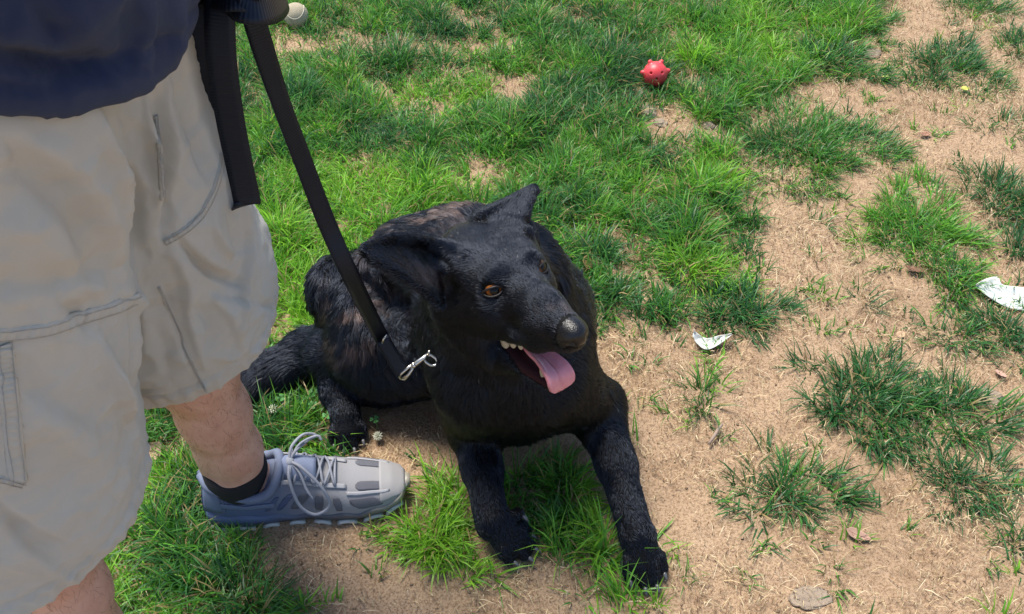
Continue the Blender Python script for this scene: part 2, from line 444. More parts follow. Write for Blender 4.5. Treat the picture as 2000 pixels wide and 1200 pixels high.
DP, DQ = DOG.mesh(1)
DN = normals(DP, DQ)
mt = N('dog_skin').set(Roughness=.7, Specular_IOR_Level=.12); mt.col(mt.attr())
mt.bump(mt.noise(400), .4, .0008)
nosedist = np.linalg.norm(DP - hd(.112, 0, -.032), axis=1)
hl = (DP - HO) @ np.stack([HF, HL, HU], 1)             # head coordinates of every vertex
inmouth = (hl[:, 0] > -.05) & (hl[:, 0] < .085) & (np.abs(hl[:, 1]) < .030) & (hl[:, 2] > -.128 - .36 * (hl[:, 0] - .046)) & (hl[:, 2] < -.0745)
cols = np.tile(np.array([.0030, .0030, .0036]), (len(DP), 1))
cols[inmouth] = (.030, .010, .012)
DOGROOT = empty('dog', (-.02, .95, 0))
tag(DOGROOT, 'black shepherd dog lying on the patchy grass with its tongue out', 'dog')
body = mesh_np('body', DP, DQ, mt.m); keep(body, DOGROOT)
col_attr(body.data, cols)

# nose leather over the muzzle end
nm_ = N('nose_leather').set(Roughness=.30, Specular_IOR_Level=.40); nm_.col((.006, .006, .007)); v_ = nm_.n('TexVoronoi'); v_.inputs['Scale'].default_value = 700; nm_.l(nm_.coord(), v_.inputs['Vector']); nm_.bump(v_.outputs['Distance'], .5, .0006)
nsel = (hl[:, 0] > .1015 + .10 * np.maximum(0, -.034 - hl[:, 2])) & (hl[:, 2] > -.0475)
fm = nsel[DQ].all(1)
vi = np.unique(DQ[fm]); rm = np.full(len(DP), -1); rm[vi] = np.arange(len(vi))
keep(mesh_np('nose', DP[vi] + DN[vi] * .0012, rm[DQ[fm]], nm_.m), DOGROOT)

# eyes
def eye_mat():
    m = N('eye').set(Roughness=.06, Specular_IOR_Level=.22)
    tc = m.coord(); sx = m.n('SeparateXYZ'); m.l(tc, sx.inputs[0])
    m.col(m.ramp(sx.outputs['Z'], [(0.0, (.012, .008, .007)), (.45, (.012, .008, .007)), (.52, (.10, .032, .008)), (.68, (.30, .095, .018)), (.83, (.20, .058, .012)), (.885, (.004, .003, .003)), (1., (.003, .003, .003))]))
    return m.m
EM = eye_mat(); lidm = simple('eyelid', (.012, .010, .011), .45, spec=.4)
clawm = N('claw_horn').set(Roughness=.3, Specular_IOR_Level=.6); clawm.col((.085, .085, .095))
for s_, (e, out, tang, vert) in EYES.items():
    bm = bmesh.new(); bmesh.ops.create_uvsphere(bm, u_segments=24, v_segments=24, radius=1.0)
    me = bpy.data.meshes.new('eye'); bm.to_mesh(me); bm.free()
    o = link('eye', me, EM); gz = HF * .80 + HL * (s_ * .22 + .06) + HU * .22; gz /= np.linalg.norm(gz)
    dd = Vector(out * .55 + gz * .45).normalized()
    o.location = Vector(e + out * .0012); o.rotation_euler = dd.to_track_quat('Z', 'Y').to_euler(); o.scale = (.0120,) * 3; keep(o, DOGROOT)
    pts = []
    for i in range(29):
        a = 2 * pi * i / 28; q = np.sign(sin(a)) * abs(sin(a)) ** 1.15
        x = cos(a) * .0126; y = q * (.0056 if sin(a) > 0 else .0060) * (1 - .10 * cos(a))
        z = sqrt(max(.0138 ** 2 - x * x * .80 - y * y, 0))
        pts.append(e + out * z + tang * (x + .0005) + (vert if vert[2] > 0 else -vert) * y)
    keep(tube('eyelid', pts, .00135, lidm, seg=6), DOGROOT)

# claws
V, F = tube_vf([(0, 0, 0), (.005, 0, .0012), (.010, 0, -.0002), (.0145, 0, -.004)], [.0034, .0031, .0022, .0005], 7)
me = bpy.data.meshes.new('claw'); me.from_pydata([tuple(v) for v in V], [], F); me.materials.append(clawm.m); me.polygons.foreach_set('use_smooth', np.ones(len(me.polygons), dtype=bool))
for p, d in CLAWS + DEW:
    o = bpy.data.objects.new('claw', me); C.objects.link(o); p = np.array(p); d = np.array(d, float); d /= np.linalg.norm(d)
    o.location = Vector(p - d * .002 + np.array([0, 0, -.0005])); o.rotation_euler = Vector(d).to_track_quat('X', 'Z').to_euler(); keep(o, DOGROOT)

# tongue hanging out over the lower teeth, towards the dog's own right side
tm = N('tongue').set(Roughness=.24, Specular_IOR_Level=.55, Subsurface_Weight=.25); tm.b.inputs['Subsurface Radius'].default_value = (.006, .002, .0015)
tm.col(tm.mix(tm.noise(160), (.64, .20, .235), (.76, .33, .36))); tm.bump(tm.noise(900), .35, .0006)
cen = spline([hd(-.020, .0, -.096), hd(.0, -.002, -.0955), hd(.0186, -.005, -.0965), hd(.0420, -.004, -.1015), hd(.0620, -.004, -.1100), hd(.0665, -.004, -.1230), hd(.0630, -.004, -.1370)], 34)
wid = np.interp(np.linspace(0, 1, 34), [0, .3, .45, .62, .78, .88, .94, .98, 1], [.009, .011, .0130, .0175, .0195, .0180, .0135, .0075, .0015])
tl = np.gradient(cen, axis=0); tl /= np.linalg.norm(tl, axis=1, keepdims=True)
G = np.zeros((34, 17, 3))
for i in range(34):
    up_ = HU * .75 + HF * .65; up_ = up_ - tl[i] * (up_ @ tl[i]); up_ /= np.linalg.norm(up_); sd_ = np.cross(tl[i], up_); sd_ = sd_ if sd_ @ HL > 0 else -sd_
    for j in range(17):
        q = -1 + 2 * j / 16; e_ = i / 33
        G[i, j] = cen[i] + sd_ * q * wid[i] + up_ * (.0045 * abs(q) ** 2.2 * min(1, e_ * 2.2) * (1 - .8 * max(0, e_ - .75) / .25) - .0028 * math.exp(-(q / .13) ** 2) * (1 - max(0, e_ - .8) / .2))
keep(sheet('tongue', G, .0048, tm.m), DOGROOT)
# teeth: cheek teeth above the lower lip line, and the lower canines
toothm = simple('tooth', (.46, .39, .26), .4, var=.15)
def tooth(p, d, h, r, fl=1.0):
    V, F = tube_vf([(0, 0, -.003), (0, 0, 0), (0, 0, h * .5), (.0006, 0, h * .85), (.001, 0, h)], [r * .9, r, r * .92, r * .70, r * .30], 8)
    V = [(v[0] * fl, v[1], v[2]) for v in V]
    o = mesh_py('tooth', V, F, toothm); o.location = Vector(p)
    R_ = Matrix((Vector(HF), Vector(np.cross(d, HF)), Vector(d))).transposed(); o.rotation_euler = R_.to_euler(); keep(o, DOGROOT)
dn = -HU * .97 - HL * .2; dn /= np.linalg.norm(dn)
for f_, h_, r_ in ((-.007, .0175, .0058), (.0075, .0125, .0044), (.0215, .0100, .0034)):
    tooth(hd(f_, -.0270 + .15 * f_, -.0735), dn, h_, r_, 1.5)
for s_ in (-1, 1): tooth(hd(.043, s_ * .0135, -.121), HU * .97 + HF * .15 + HL * s_ * .1, .0140, .0034)

# ------------------------------------------------------------------ coat: one strand at a time
def grow_fur(P, Q, NV, n):
    A, B, Cc, D = P[Q[:, 0]], P[Q[:, 1]], P[Q[:, 2]], P[Q[:, 3]]
    ar = .5 * np.linalg.norm(np.cross(Cc - A, D - B), axis=1)
    cen_ = (A + Cc) / 2
    ok = cen_[:, 2] > .012
    hh = (cen_ - HO) @ np.stack([HF, HL, HU], 1)
    dens = np.where((hh[:, 0] > -.14) & (np.abs(hh[:, 1]) < .11) & (np.abs(hh[:, 2]) < .13), 3.4, 1.0) * ok
    dens[nsel[Q].any(1)] = 0
    dens[inmouth[Q].any(1)] = 0
    for s_, (e, out, tang, vert) in EYES.items(): dens[np.linalg.norm(cen_ - (e + out * .009), axis=1) < .0125] = 0
    pr = ar * dens; pr /= pr.sum()
    fi = rng.choice(len(Q), n, p=pr); u = rng.random((n, 1)); v = rng.random((n, 1))
    R0 = A[fi] * (1 - u) * (1 - v) + B[fi] * u * (1 - v) + Cc[fi] * u * v + D[fi] * (1 - u) * v
    NN = NV[Q[fi, 0]] * (1 - u) * (1 - v) + NV[Q[fi, 1]] * u * (1 - v) + NV[Q[fi, 2]] * u * v + NV[Q[fi, 3]] * (1 - u) * v
    NN /= np.maximum(np.linalg.norm(NN, axis=1), 1e-9)[:, None]
    Wt = np.zeros(n); Dr = np.zeros((n, 3)); Ln = np.zeros(n); Lf = np.zeros(n)
    for a, b, r, ln, lf in BONES:
        ba = b - a; t = np.clip((R0 - a) @ ba / (ba @ ba), 0, 1); d = np.linalg.norm(R0 - a - t[:, None] * ba, axis=1) - r
        wq = np.exp(-np.maximum(d, -.02) / .010) + 1e-12
        Wt += wq; Dr += wq[:, None] * (ba / np.linalg.norm(ba)); Ln += wq * ln; Lf += wq * lf
    Dr /= Wt[:, None]; Ln /= Wt; Lf /= Wt
    Dr[:, 2] -= .25 * np.clip(Ln / .03, 0, 1)
    jit = np.stack([vnoise(R0, 38, .1 * c, 2) for c in range(3)], 1) * .38 + np.stack([vnoise(R0, 110, .5 + .1 * c, 2) for c in range(3)], 1) * .25 + rng.normal(size=(n, 3)) * .12
    T = Dr + jit; T -= NN * np.sum(T * NN, 1)[:, None]; T /= np.maximum(np.linalg.norm(T, axis=1), 1e-6)[:, None]
    Ln = Ln * (.6 + .6 * rng.random(n)) * (1 + .25 * vnoise(R0, 30, .9, 2)); Lf = Lf * (.75 + .5 * rng.random(n))
    K = 4; S_ = np.linspace(0, 1, K); X = np.zeros((n, K, 3), dtype=np.float32)
    for i, q in enumerate(S_):
        h = Lf * (q - .42 * q * q)
        X[:, i] = R0 - NN * .0003 + T * (Ln * q * (1 - .15 * q))[:, None] + NN * (Ln * h)[:, None] + np.array([0, 0, -1.]) * (Ln * q * q * .12)[:, None]
    # strands gather into locks: tips drawn towards a guide strand
    from mathutils.kdtree import KDTree
    gi_ = rng.choice(n, 15000, replace=False); kd_ = KDTree(len(gi_))
    for q_, k_ in enumerate(gi_): kd_.insert(R0[k_], q_)
    kd_.balance(); near = gi_[np.array([kd_.find(p)[1] for p in R0])]
    st_ = np.clip((Ln - .010) / .022, .06, .75) * (.6 + .5 * rng.random(n))
    for i, q in enumerate(S_):
        w_ = (st_ * q ** 1.3)[:, None]; X[:, i] = X[:, i] * (1 - w_) + (X[near, i] + (R0 - R0[near]) * .10) * w_
    lock = 1 + ((-.5 + 1.1 * rng.random(n))[near] * np.clip((Ln - .008) / .018, .08, 1))[:, None]
    X[:, :, 2] = np.maximum(X[:, :, 2], .002)
    # sun-bleached brown over the back and haunch, the rest near black, its blue put in for sky sheen
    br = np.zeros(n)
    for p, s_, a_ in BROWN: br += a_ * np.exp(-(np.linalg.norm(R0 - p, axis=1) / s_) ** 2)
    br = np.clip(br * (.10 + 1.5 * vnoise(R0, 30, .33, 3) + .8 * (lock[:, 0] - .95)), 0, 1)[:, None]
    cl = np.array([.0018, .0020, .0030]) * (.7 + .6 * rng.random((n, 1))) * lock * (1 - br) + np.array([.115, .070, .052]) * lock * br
    cl[rng.random(n) < .0007] = (.25, .22, .2)
    cv = bpy.data.hair_curves.new('fur'); cv.add_curves([K] * n)
    cv.attributes['position'].data.foreach_set('vector', X.ravel())
    rad = np.tile(np.array([.00034, .00034, .00028, .00008], dtype=np.float32), n)
    ra = cv.attributes.get('radius') or cv.attributes.new('radius', 'FLOAT', 'POINT'); ra.data.foreach_set('value', rad)
    ca = cv.attributes.new('col', 'FLOAT_COLOR', 'CURVE'); c4 = np.ones((n, 4), dtype=np.float32); c4[:, :3] = cl; ca.data.foreach_set('color', c4.ravel())
    fmn = N('fur'); fmn.t.nodes.remove(fmn.b); hb = fmn.n('BsdfHairPrincipled'); hb.parametrization = 'COLOR'
    fmn.l(fmn.attr(), hb.inputs['Color']); hb.inputs['IOR'].default_value = 1.40; hb.inputs['Roughness'].default_value = .30; hb.inputs['Radial Roughness'].default_value = .5; hb.inputs['Random Roughness'].default_value = .3
    df = fmn.n('BsdfPrincipled'); fmn.l(fmn.attr(), df.inputs['Base Color']); df.inputs['Roughness'].default_value = .38; df.inputs['Specular IOR Level'].default_value = .6; df.inputs['Specular Tint'].default_value = (.45, .62, 1, 1); mx = fmn.n('MixShader'); mx.inputs[0].default_value = .48; fmn.l(hb.outputs[0], mx.inputs[1]); fmn.l(df.outputs[0], mx.inputs[2]); fmn.l(mx.outputs[0], fmn.out.inputs[0]); cv.materials.append(fmn.m)  # blue sheen of the sky painted in through the specular tint
    return link('fur', cv)
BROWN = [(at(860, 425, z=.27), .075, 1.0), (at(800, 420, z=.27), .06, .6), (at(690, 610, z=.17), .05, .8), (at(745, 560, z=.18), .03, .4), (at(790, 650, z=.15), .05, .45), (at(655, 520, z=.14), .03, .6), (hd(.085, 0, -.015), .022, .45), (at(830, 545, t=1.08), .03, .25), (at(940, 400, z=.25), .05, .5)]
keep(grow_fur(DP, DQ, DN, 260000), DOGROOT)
# ------------------------------------------------------------------ the man with the leash: body, then clothing as its children
MAN = empty('person', (-.44, .62, 0))
tag(MAN, 'person in navy shirt and khaki knee-length shorts standing with a leash in hand', 'person')
AL, KL, HPL = np.array([-.402, .772, .085]), np.array([-.372, .740, .485]), np.array([-.400, .700, .88])
AR, KR, HPR = np.array([-.520, .500, .085]), np.array([-.462, .505, .485]), np.array([-.410, .540, .88])
HAND = np.array([-.226, .712, .880])
MB = Sdf(lines((-.72, -.30, .006), (-.30, -.14, .0032), (-.14, .0, .006)), lines((.26, .62, .006), (.62, .79, .0032), (.79, .98, .006)), lines((.02, .82, .006), (.82, .96, .0032), (.96, 1.86, .007)))
def leg(A, K, H_, toe, lat):
    """toe: unit vector the foot points along"""
    toe = np.asarray(toe, float); v = (K - A) / np.linalg.norm(K - A)
    MB.chain([(A + toe * .012, .0335), (A + v * .07 + toe * .008, .0345), (A + v * .16 - toe * .002, .042), (A + v * .27 - toe * .012, .051), (A + v * .34 - toe * .010, .053), (K, .058)], k=.03)
    MB.cone(K, H_, .062, .080, .04)
    MB.ball(A + toe * .004 + np.array([0, -.030, .012]), .014, .022); MB.ball(A + toe * .0 + np.array([0, .030, .004]), .014, .022)
    MB.cone(A - toe * .032 + v * .02, A - toe * .026 + v * .12, .012, .014, .03)
    MB.chain([(A, .034), (A + toe * .05 - np.array([0, 0, .035]), .026), (A + toe * .15 - np.array([0, 0, .05]), .016)], k=.01)
TL = np.array([.993, .118, 0.]); TR = np.array([.985, -.17, 0.])
leg(AL, KL, HPL, TL, 1); leg(AR, KR, HPR, TR, -1)
MB.cone((-.42, .59, .93), (-.42, .66, .93), .100, .100, .05); MB.cone((-.42, .62, .97), (-.43, .62, 1.25), .120, .13, .06)
MB.cone((-.375, .62, 1.0), (-.38, .62, 1.08), .105, .105, .06)
MB.cone((-.44, .55, 1.32), (-.44, .69, 1.32), .125, .125, .07); MB.cone((-.445, .47, 1.43), (-.445, .77, 1.43), .065, .065, .06)
MB.cone((-.44, .62, 1.44), (-.425, .62, 1.56), .058, .056, .04)
for s_ in (-1, 1):                                    # head with face
    MB.ball((-.385, .62 + s_ * .033, 1.665), .020, .02); MB.ball((-.345, .62 + s_ * .032, 1.690), .012, .01); MB.cone((-.42, .62 + s_ * .078, 1.66), (-.425, .62 + s_ * .084, 1.69), .012, .016, .008)
MB.ell((-.425, .62, 1.695), np.eye(3), (.098, .077, .112), .03); MB.cone((-.385, .62, 1.60), (-.36, .62, 1.597), .045, .030, .03)
MB.cone((-.335, .62, 1.695), (-.315, .62, 1.655), .010, .015, .012); MB.cone((-.333, .605, 1.62), (-.333, .635, 1.62), .008, .008, .008)
# arms: the left hand at the belly grips the leash, the right hand rests over it
def arm(sh, elb, wr, hand): MB.chain([(sh, .062), (elb, .047)], k=.03); MB.chain([(elb, .046), (elb * .6 + wr * .4, .044), (wr, .029)], k=.02); MB.cone(wr, hand, .029, .032, .02, flat=((0, 0, 1), 1.1))
arm(np.array([-.445, .800, 1.41]), np.array([-.43, .875, 1.13]), np.array([-.275, .765, .955]), HAND + np.array([-.012, .012, .018]))
arm(np.array([-.445, .440, 1.41]), np.array([-.50, .350, 1.15]), np.array([-.30, .53, 1.02]), np.array([-.265, .575, 1.00]))
def fist(c, fx, fy):
    """four fingers curled down round the strap and a thumb across; fx along the knuckles, fy the way the fingers point"""
    fx = np.asarray(fx, float); fx /= np.linalg.norm(fx); fy = np.asarray(fy, float); fy /= np.linalg.norm(fy); dz = np.array([0, 0, 1.])
    for i, (o_, L) in enumerate(((-.030, .9), (-.010, 1.05), (.010, 1.0), (.030, .82))):
        k0 = c + fx * o_ + dz * .016; k1 = k0 + fy * .034 * L - dz * .010; k2 = k1 - fy * .006 - dz * .030 * L; k3 = k2 - fy * .024 * L - dz * .002
        MB.chain([(k0, .0105), (k1, .0098), (k2, .0090), (k3, .0080)], k=.0035)
    t0 = c - fx * .034 + dz * .010; MB.chain([(t0, .013), (t0 + fy * .030 - dz * .006 - fx * .004, .0115), (t0 + fy * .044 - dz * .018 + fx * .014, .0098)], k=.005)
fist(HAND, (.80, -.50, 0), (.45, .65, 0)); fist(np.array([-.255, .60, .995]), (.80, -.50, 0), (.5, .7, 0))
BP, BQ = MB.mesh(2)
sk = N('skin').set(Roughness=.48, Specular_IOR_Level=.4, Subsurface_Weight=.12); sk.b.inputs['Subsurface Radius'].default_value = (.012, .005, .003); sk.b.inputs['Subsurface Scale'].default_value = .6
blot = sk.noise(26, 5, .6); fine = sk.noise(170, 4, .6)
sc_ = sk.ramp(blot, [(.28, (.52, .275, .19)), (.55, (.62, .365, .265)), (.78, (.70, .45, .35))])
sk.col(sk.mix(sk.ramp(fine, [(.4, (0, 0, 0)), (.75, (.4, .4, .4))]), sc_, (.56, .26, .20))); sk.bump(sk.noise(420, 5), .25, .0009)
keep(mesh_np('body', BP, BQ, sk.m), MAN)
BODYBVH = BVHTree.FromPolygons([Vector(p) for p in BP], BQ.tolist())
# leg hair, one fine strand each
ar = .5 * np.linalg.norm(np.cross(BP[BQ[:, 2]] - BP[BQ[:, 0]], BP[BQ[:, 3]] - BP[BQ[:, 1]]), axis=1); zc = BP[BQ[:, 0], 2]; ar = ar * ((zc > .15) & (zc < .45))
BN = normals(BP, BQ); fi = rng.choice(len(BQ), 3200, p=ar / ar.sum()); R0 = BP[BQ[fi]].mean(1) + rng.normal(size=(3200, 3)) * .002; NN = BN[BQ[fi, 0]]
T = np.array([0, 0, -1.]) + rng.normal(size=(3200, 3)) * .4; T -= NN * np.sum(T * NN, 1)[:, None]; T /= np.linalg.norm(T, axis=1)[:, None]; Lh = .005 + .007 * rng.random((3200, 1))
X = np.stack([R0, R0 + T * Lh * .5 + NN * Lh * .22, R0 + T * Lh + NN * Lh * .25], 1).astype(np.float32)
cv = bpy.data.hair_curves.new('leg_hair'); cv.add_curves([3] * 3200); cv.attributes['position'].data.foreach_set('vector', X.ravel())
ra = cv.attributes.get('radius') or cv.attributes.new('radius', 'FLOAT', 'POINT'); ra.data.foreach_set('value', np.tile(np.array([.00009, .00008, .00003], dtype=np.float32), 3200)); cv.materials.append(simple('body_hair', (.03, .018, .012), .5)); keep(link('leg_hair', cv), MAN)
# short hair on the head
hsel = ((BP[:, 2] > 1.70 + .35 * (BP[:, 0] + .42).clip(0)) & (BP[:, 0] < -.335)) | ((BP[:, 2] > 1.62) & (BP[:, 0] < -.45)); fm = hsel[BQ].all(1); vi = np.unique(BQ[fm]); rm = np.full(len(BP), -1); rm[vi] = np.arange(len(vi))
keep(mesh_np('hair', BP[vi] + BN[vi] * .008 * (1 + .4 * vnoise(BP[vi], 90, .3, 2))[:, None], rm[BQ[fm]], simple('head_hair', (.05, .032, .02), .6, bump=.8, bscale=500)), MAN)

# ---- folds: ridges and valleys pressed into a cloth surface along lines seen on it
def cast(bvh, px, py):
    d = at(px, py, t=1) - np.array([0, 0, CAM_H]); h = bvh.ray_cast(Vector((0, 0, CAM_H)), Vector(d).normalized()); return None if h[0] is None else np.array(h[0])
def press(P, NV, bvh, folds):
    D = np.zeros(len(P))
    for pts, wd, amp in folds:
        q = [cast(bvh, *p) for p in spline(pts, 14)]; q = np.array([p for p in q if p is not None])
        if len(q) < 2: continue
        best = np.full(len(P), 9.); tt = np.zeros(len(P))
        for i, (a, b) in enumerate(zip(q[:-1], q[1:])):
            ba = b - a; t = np.clip((P - a) @ ba / max(ba @ ba, 1e-9), 0, 1); d = np.linalg.norm(P - a - t[:, None] * ba, axis=1); m = d < best; best[m] = d[m]; tt[m] = (i + t[m]) / (len(q) - 1)
        env = np.sin(pi * np.clip(tt * .86 + .07, 0, 1)) ** .6
        dirn = q[-1] - q[0]; acr = np.cross(dirn, q.mean(0) - np.array([0, 0, CAM_H])); acr /= max(np.linalg.norm(acr), 1e-9); ctr = np.stack([np.interp(tt, np.linspace(0, 1, len(q)), q[:, c]) for c in range(3)], 1)
        sgn = np.sum((P - ctr) * acr, 1); prof = np.where(sgn > 0, np.exp(-(best / (wd * 1.5)) ** 1.3), np.exp(-(best / (wd * .42)) ** 2))     # one flank steep, the other long
        D += amp * prof * env
    return D
def cloth_mat(name, a, b, scale=900, rough=.85, sheen=.2):
    m = N(name).set(Roughness=rough, Specular_IOR_Level=.2, Sheen_Weight=sheen)
    m.col(m.mix(m.noise(7, 4), a, b)); w1 = m.n('TexWave'); w1.inputs['Scale'].default_value = scale; w1.inputs['Distortion'].default_value = 1.2; w1.bands_direction = 'Z'; m.l(m.coord(), w1.inputs['Vector'])
    w2 = m.n('TexWave'); w2.inputs['Scale'].default_value = scale; w2.inputs['Distortion'].default_value = 1.2; w2.bands_direction = 'X'; m.l(m.coord(), w2.inputs['Vector'])
    ad = m.n('Math', operation='ADD'); m.l(w1.outputs['Fac'], ad.inputs[0]); m.l(w2.outputs['Fac'], ad.inputs[1])
    a2 = m.n('Math', operation='MULTIPLY_ADD'); m.l(m.noise(42, 7, .62), a2.inputs[0]); a2.inputs[1].default_value = 14; m.l(ad.outputs[0], a2.inputs[2]); m.bump(a2.outputs[0], .5, .0009)
    return m.m
KH = cloth_mat('khaki_cotton', (.52, .495, .425), (.60, .575, .50)); KH2 = cloth_mat('khaki_thread', (.42, .39, .34), (.55, .52, .46), 500)
# ---- shorts
SH = Sdf(lines((-.64, -.14, .0036)), lines((.34, .92, .0038)), lines((.30, 1.04, .0040)))
def leg_line(top, bot, z): f = (top[2] - z) / (top[2] - bot[2]); return np.array(top) + (np.array(bot) - np.array(top)) * f
LT, LB = np.array([-.385, .700, .86]), np.array([-.385, .738, .425]); RT, RB = np.array([-.390, .546, .86]), np.array([-.492, .488, .415])
SH.cone((-.405, .60, .93), (-.405, .66, .93), .122, .122, .05); SH.cone((-.405, .60, 1.0), (-.405, .65, 1.0), .115, .115, .05)
SH.chain([(LT, .112), (leg_line(LT, LB, .65), .112), (leg_line(LT, LB, .52), .117), (LB - np.array([0, 0, .08]), .110)], k=.03)
SH.chain([(RT, .112), (leg_line(RT, RB, .65), .116), (leg_line(RT, RB, .52), .118), (RB - np.array([0, 0, .10]), .124)], k=.03)
def hem_cut(B, nrm):
    p = np.asarray(B, float); n_ = np.asarray(nrm, float); X3, Y3, Z3 = np.meshgrid(*SH.ax, indexing='ij', sparse=True)
    d = (X3 - p[0]) * n_[0] + (Y3 - p[1]) * n_[1] + (Z3 - p[2]) * n_[2]; r_ = np.sqrt((X3 - p[0]) ** 2 + (Y3 - p[1]) ** 2)
    cutd = np.maximum(d, r_ - .20 + 0 * d); m = (np.abs(Y3 - p[1]) < .123) & (Z3 < .48) & (X3 == X3); return np.where(m, d, -1.)
half = .615
X3, Y3, Z3 = np.meshgrid(*SH.ax, indexing='ij', sparse=True)
dl = (LB[2] - Z3) + (X3 - LB[0]) * .16; dr = (RB[2] - Z3) + (X3 - RB[0]) * .20
SH.F = np.maximum(SH.F, np.where(Y3 + 0 * X3 + 0 * Z3 > half, dl + 0 * Y3, dr + 0 * Y3).astype(np.float32))
SH.chain([(leg_line(LT, LB, .56), .098), (LB - np.array([0, 0, .14]), .098)], k=.004, mode='cut'); SH.chain([(leg_line(RT, RB, .56), .098), (RB - np.array([0, 0, .16]), .100)], k=.004, mode='cut')
P, Q = SH.mesh(2); NV = normals(P, Q); bv = BVHTree.FromPolygons([Vector(p) for p in P], Q.tolist())
FOLDS = [([(0, 240), (110, 300), (190, 400), (235, 520)], .020, .0085), ([(40, 330), (130, 420), (190, 540)], .018, -.006), ([(186, 215), (215, 300), (245, 420), (250, 470)], .008, -.006), ([(170, 220), (200, 300), (228, 420)], .012, .006),
         ([(250, 300), (280, 380), (285, 470)], .016, .006), ([(300, 200), (312, 300), (318, 400), (312, 450)], .007, -.008), ([(285, 220), (296, 300), (300, 400)], .008, .005), ([(325, 200), (335, 290), (330, 380)], .010, .006),
         ([(345, 190), (370, 260), (390, 330)], .010, -.005), ([(0, 420), (90, 470), (160, 560)], .022, .005), ([(120, 590), (180, 640), (220, 720)], .012, -.005), ([(180, 640), (225, 740), (262, 850)], .009, .0065), ([(205, 640), (245, 730), (275, 820)], .010, -.005),
         ([(40, 750), (130, 800), (200, 830)], .014, -.0045), ([(60, 800), (150, 860), (210, 950)], .018, .004), ([(10, 1000), (60, 1060), (130, 1110)], .012, -.006), ([(0, 960), (60, 1010), (150, 1060)], .013, .005), ([(80, 1080), (140, 1130), (200, 1150)], .014, .004),
         ([(230, 560), (270, 600), (285, 680)], .012, .005), ([(255, 610), (262, 700), (250, 800)], .010, -.004), ([(0, 560), (80, 560), (170, 540), (250, 510)], .012, -.004),
         ([(350, 470), (400, 530), (470, 560)], .006, -.006), ([(345, 450), (400, 505), (460, 535)], .010, .005), ([(470, 400), (478, 480), (476, 560), (466, 640)], .008, .0065), ([(440, 410), (450, 480), (440, 530)], .012, -.004), ([(500, 410), (508, 480), (520, 560)], .012, -.004),
         ([(330, 480), (360, 540), (370, 600)], .012, .004), ([(420, 590), (450, 620), (470, 680)], .008, .004), ([(380, 600), (410, 640), (400, 700)], .008, -.0035), ([(360, 570), (370, 630), (400, 720)], .006, .003), ([(320, 560), (345, 640), (375, 720)], .005, -.0028),
         ([(430, 700), (480, 690), (530, 660)], .006, .0025), ([(400, 560), (440, 580), (500, 585)], .006, -.003), ([(300, 620), (320, 680), (330, 740)], .012, -.004), ([(490, 590), (520, 600), (540, 600)], .006, -.003), ([(410, 430), (425, 470), (455, 510)], .008, .004)]
D = 1.7 * press(P, NV, bv, FOLDS)
st_ = P * np.array([1, 1, .55]); st_[:, 2] += P[:, 0] * .5
D += .0028 * vnoise(st_, 17, .41, 3) + .0016 * vnoise(P * np.array([1, 1, 2.2]), 32, .43, 3)
zl = np.where(P[:, 1] > half, LB[2] + (P[:, 0] - LB[0]) * .16, RB[2] + (P[:, 0] - RB[0]) * .20); up = P[:, 2] - zl
aL = np.where(P[:, 1] > half, np.arctan2(P[:, 1] - LB[1], P[:, 0] - LB[0]), np.arctan2(P[:, 1] - RB[1], P[:, 0] - RB[0]))
D += np.where(up < .024, .0016 + .0014 * np.sin(aL * 46 + up * 60) * np.exp(-((up - .015) / .012) ** 2), 0) - .0022 * np.exp(-((up - .026) / .0028) ** 2)
cr = vnoise(P * np.array([1, 1, .8]) + P[:, [2, 0, 1]] * .35, 24, .61, 2); cr2 = vnoise(P * np.array([1.2, 1.2, 1.6]) - P[:, [2, 0, 1]] * .5, 40, .62, 2)
D += .0020 * (1 - np.abs(cr)) ** 5 + .0011 * (1 - np.abs(cr2)) ** 5          # sharp-crested creases
D *= np.clip((.93 - P[:, 2]) / .07, 0, 1)
P = P + NV * D[:, None]
shorts = keep(mesh_np('shorts', P, Q, KH), MAN); bv = BVHTree.FromPolygons([Vector(p) for p in P], Q.tolist())
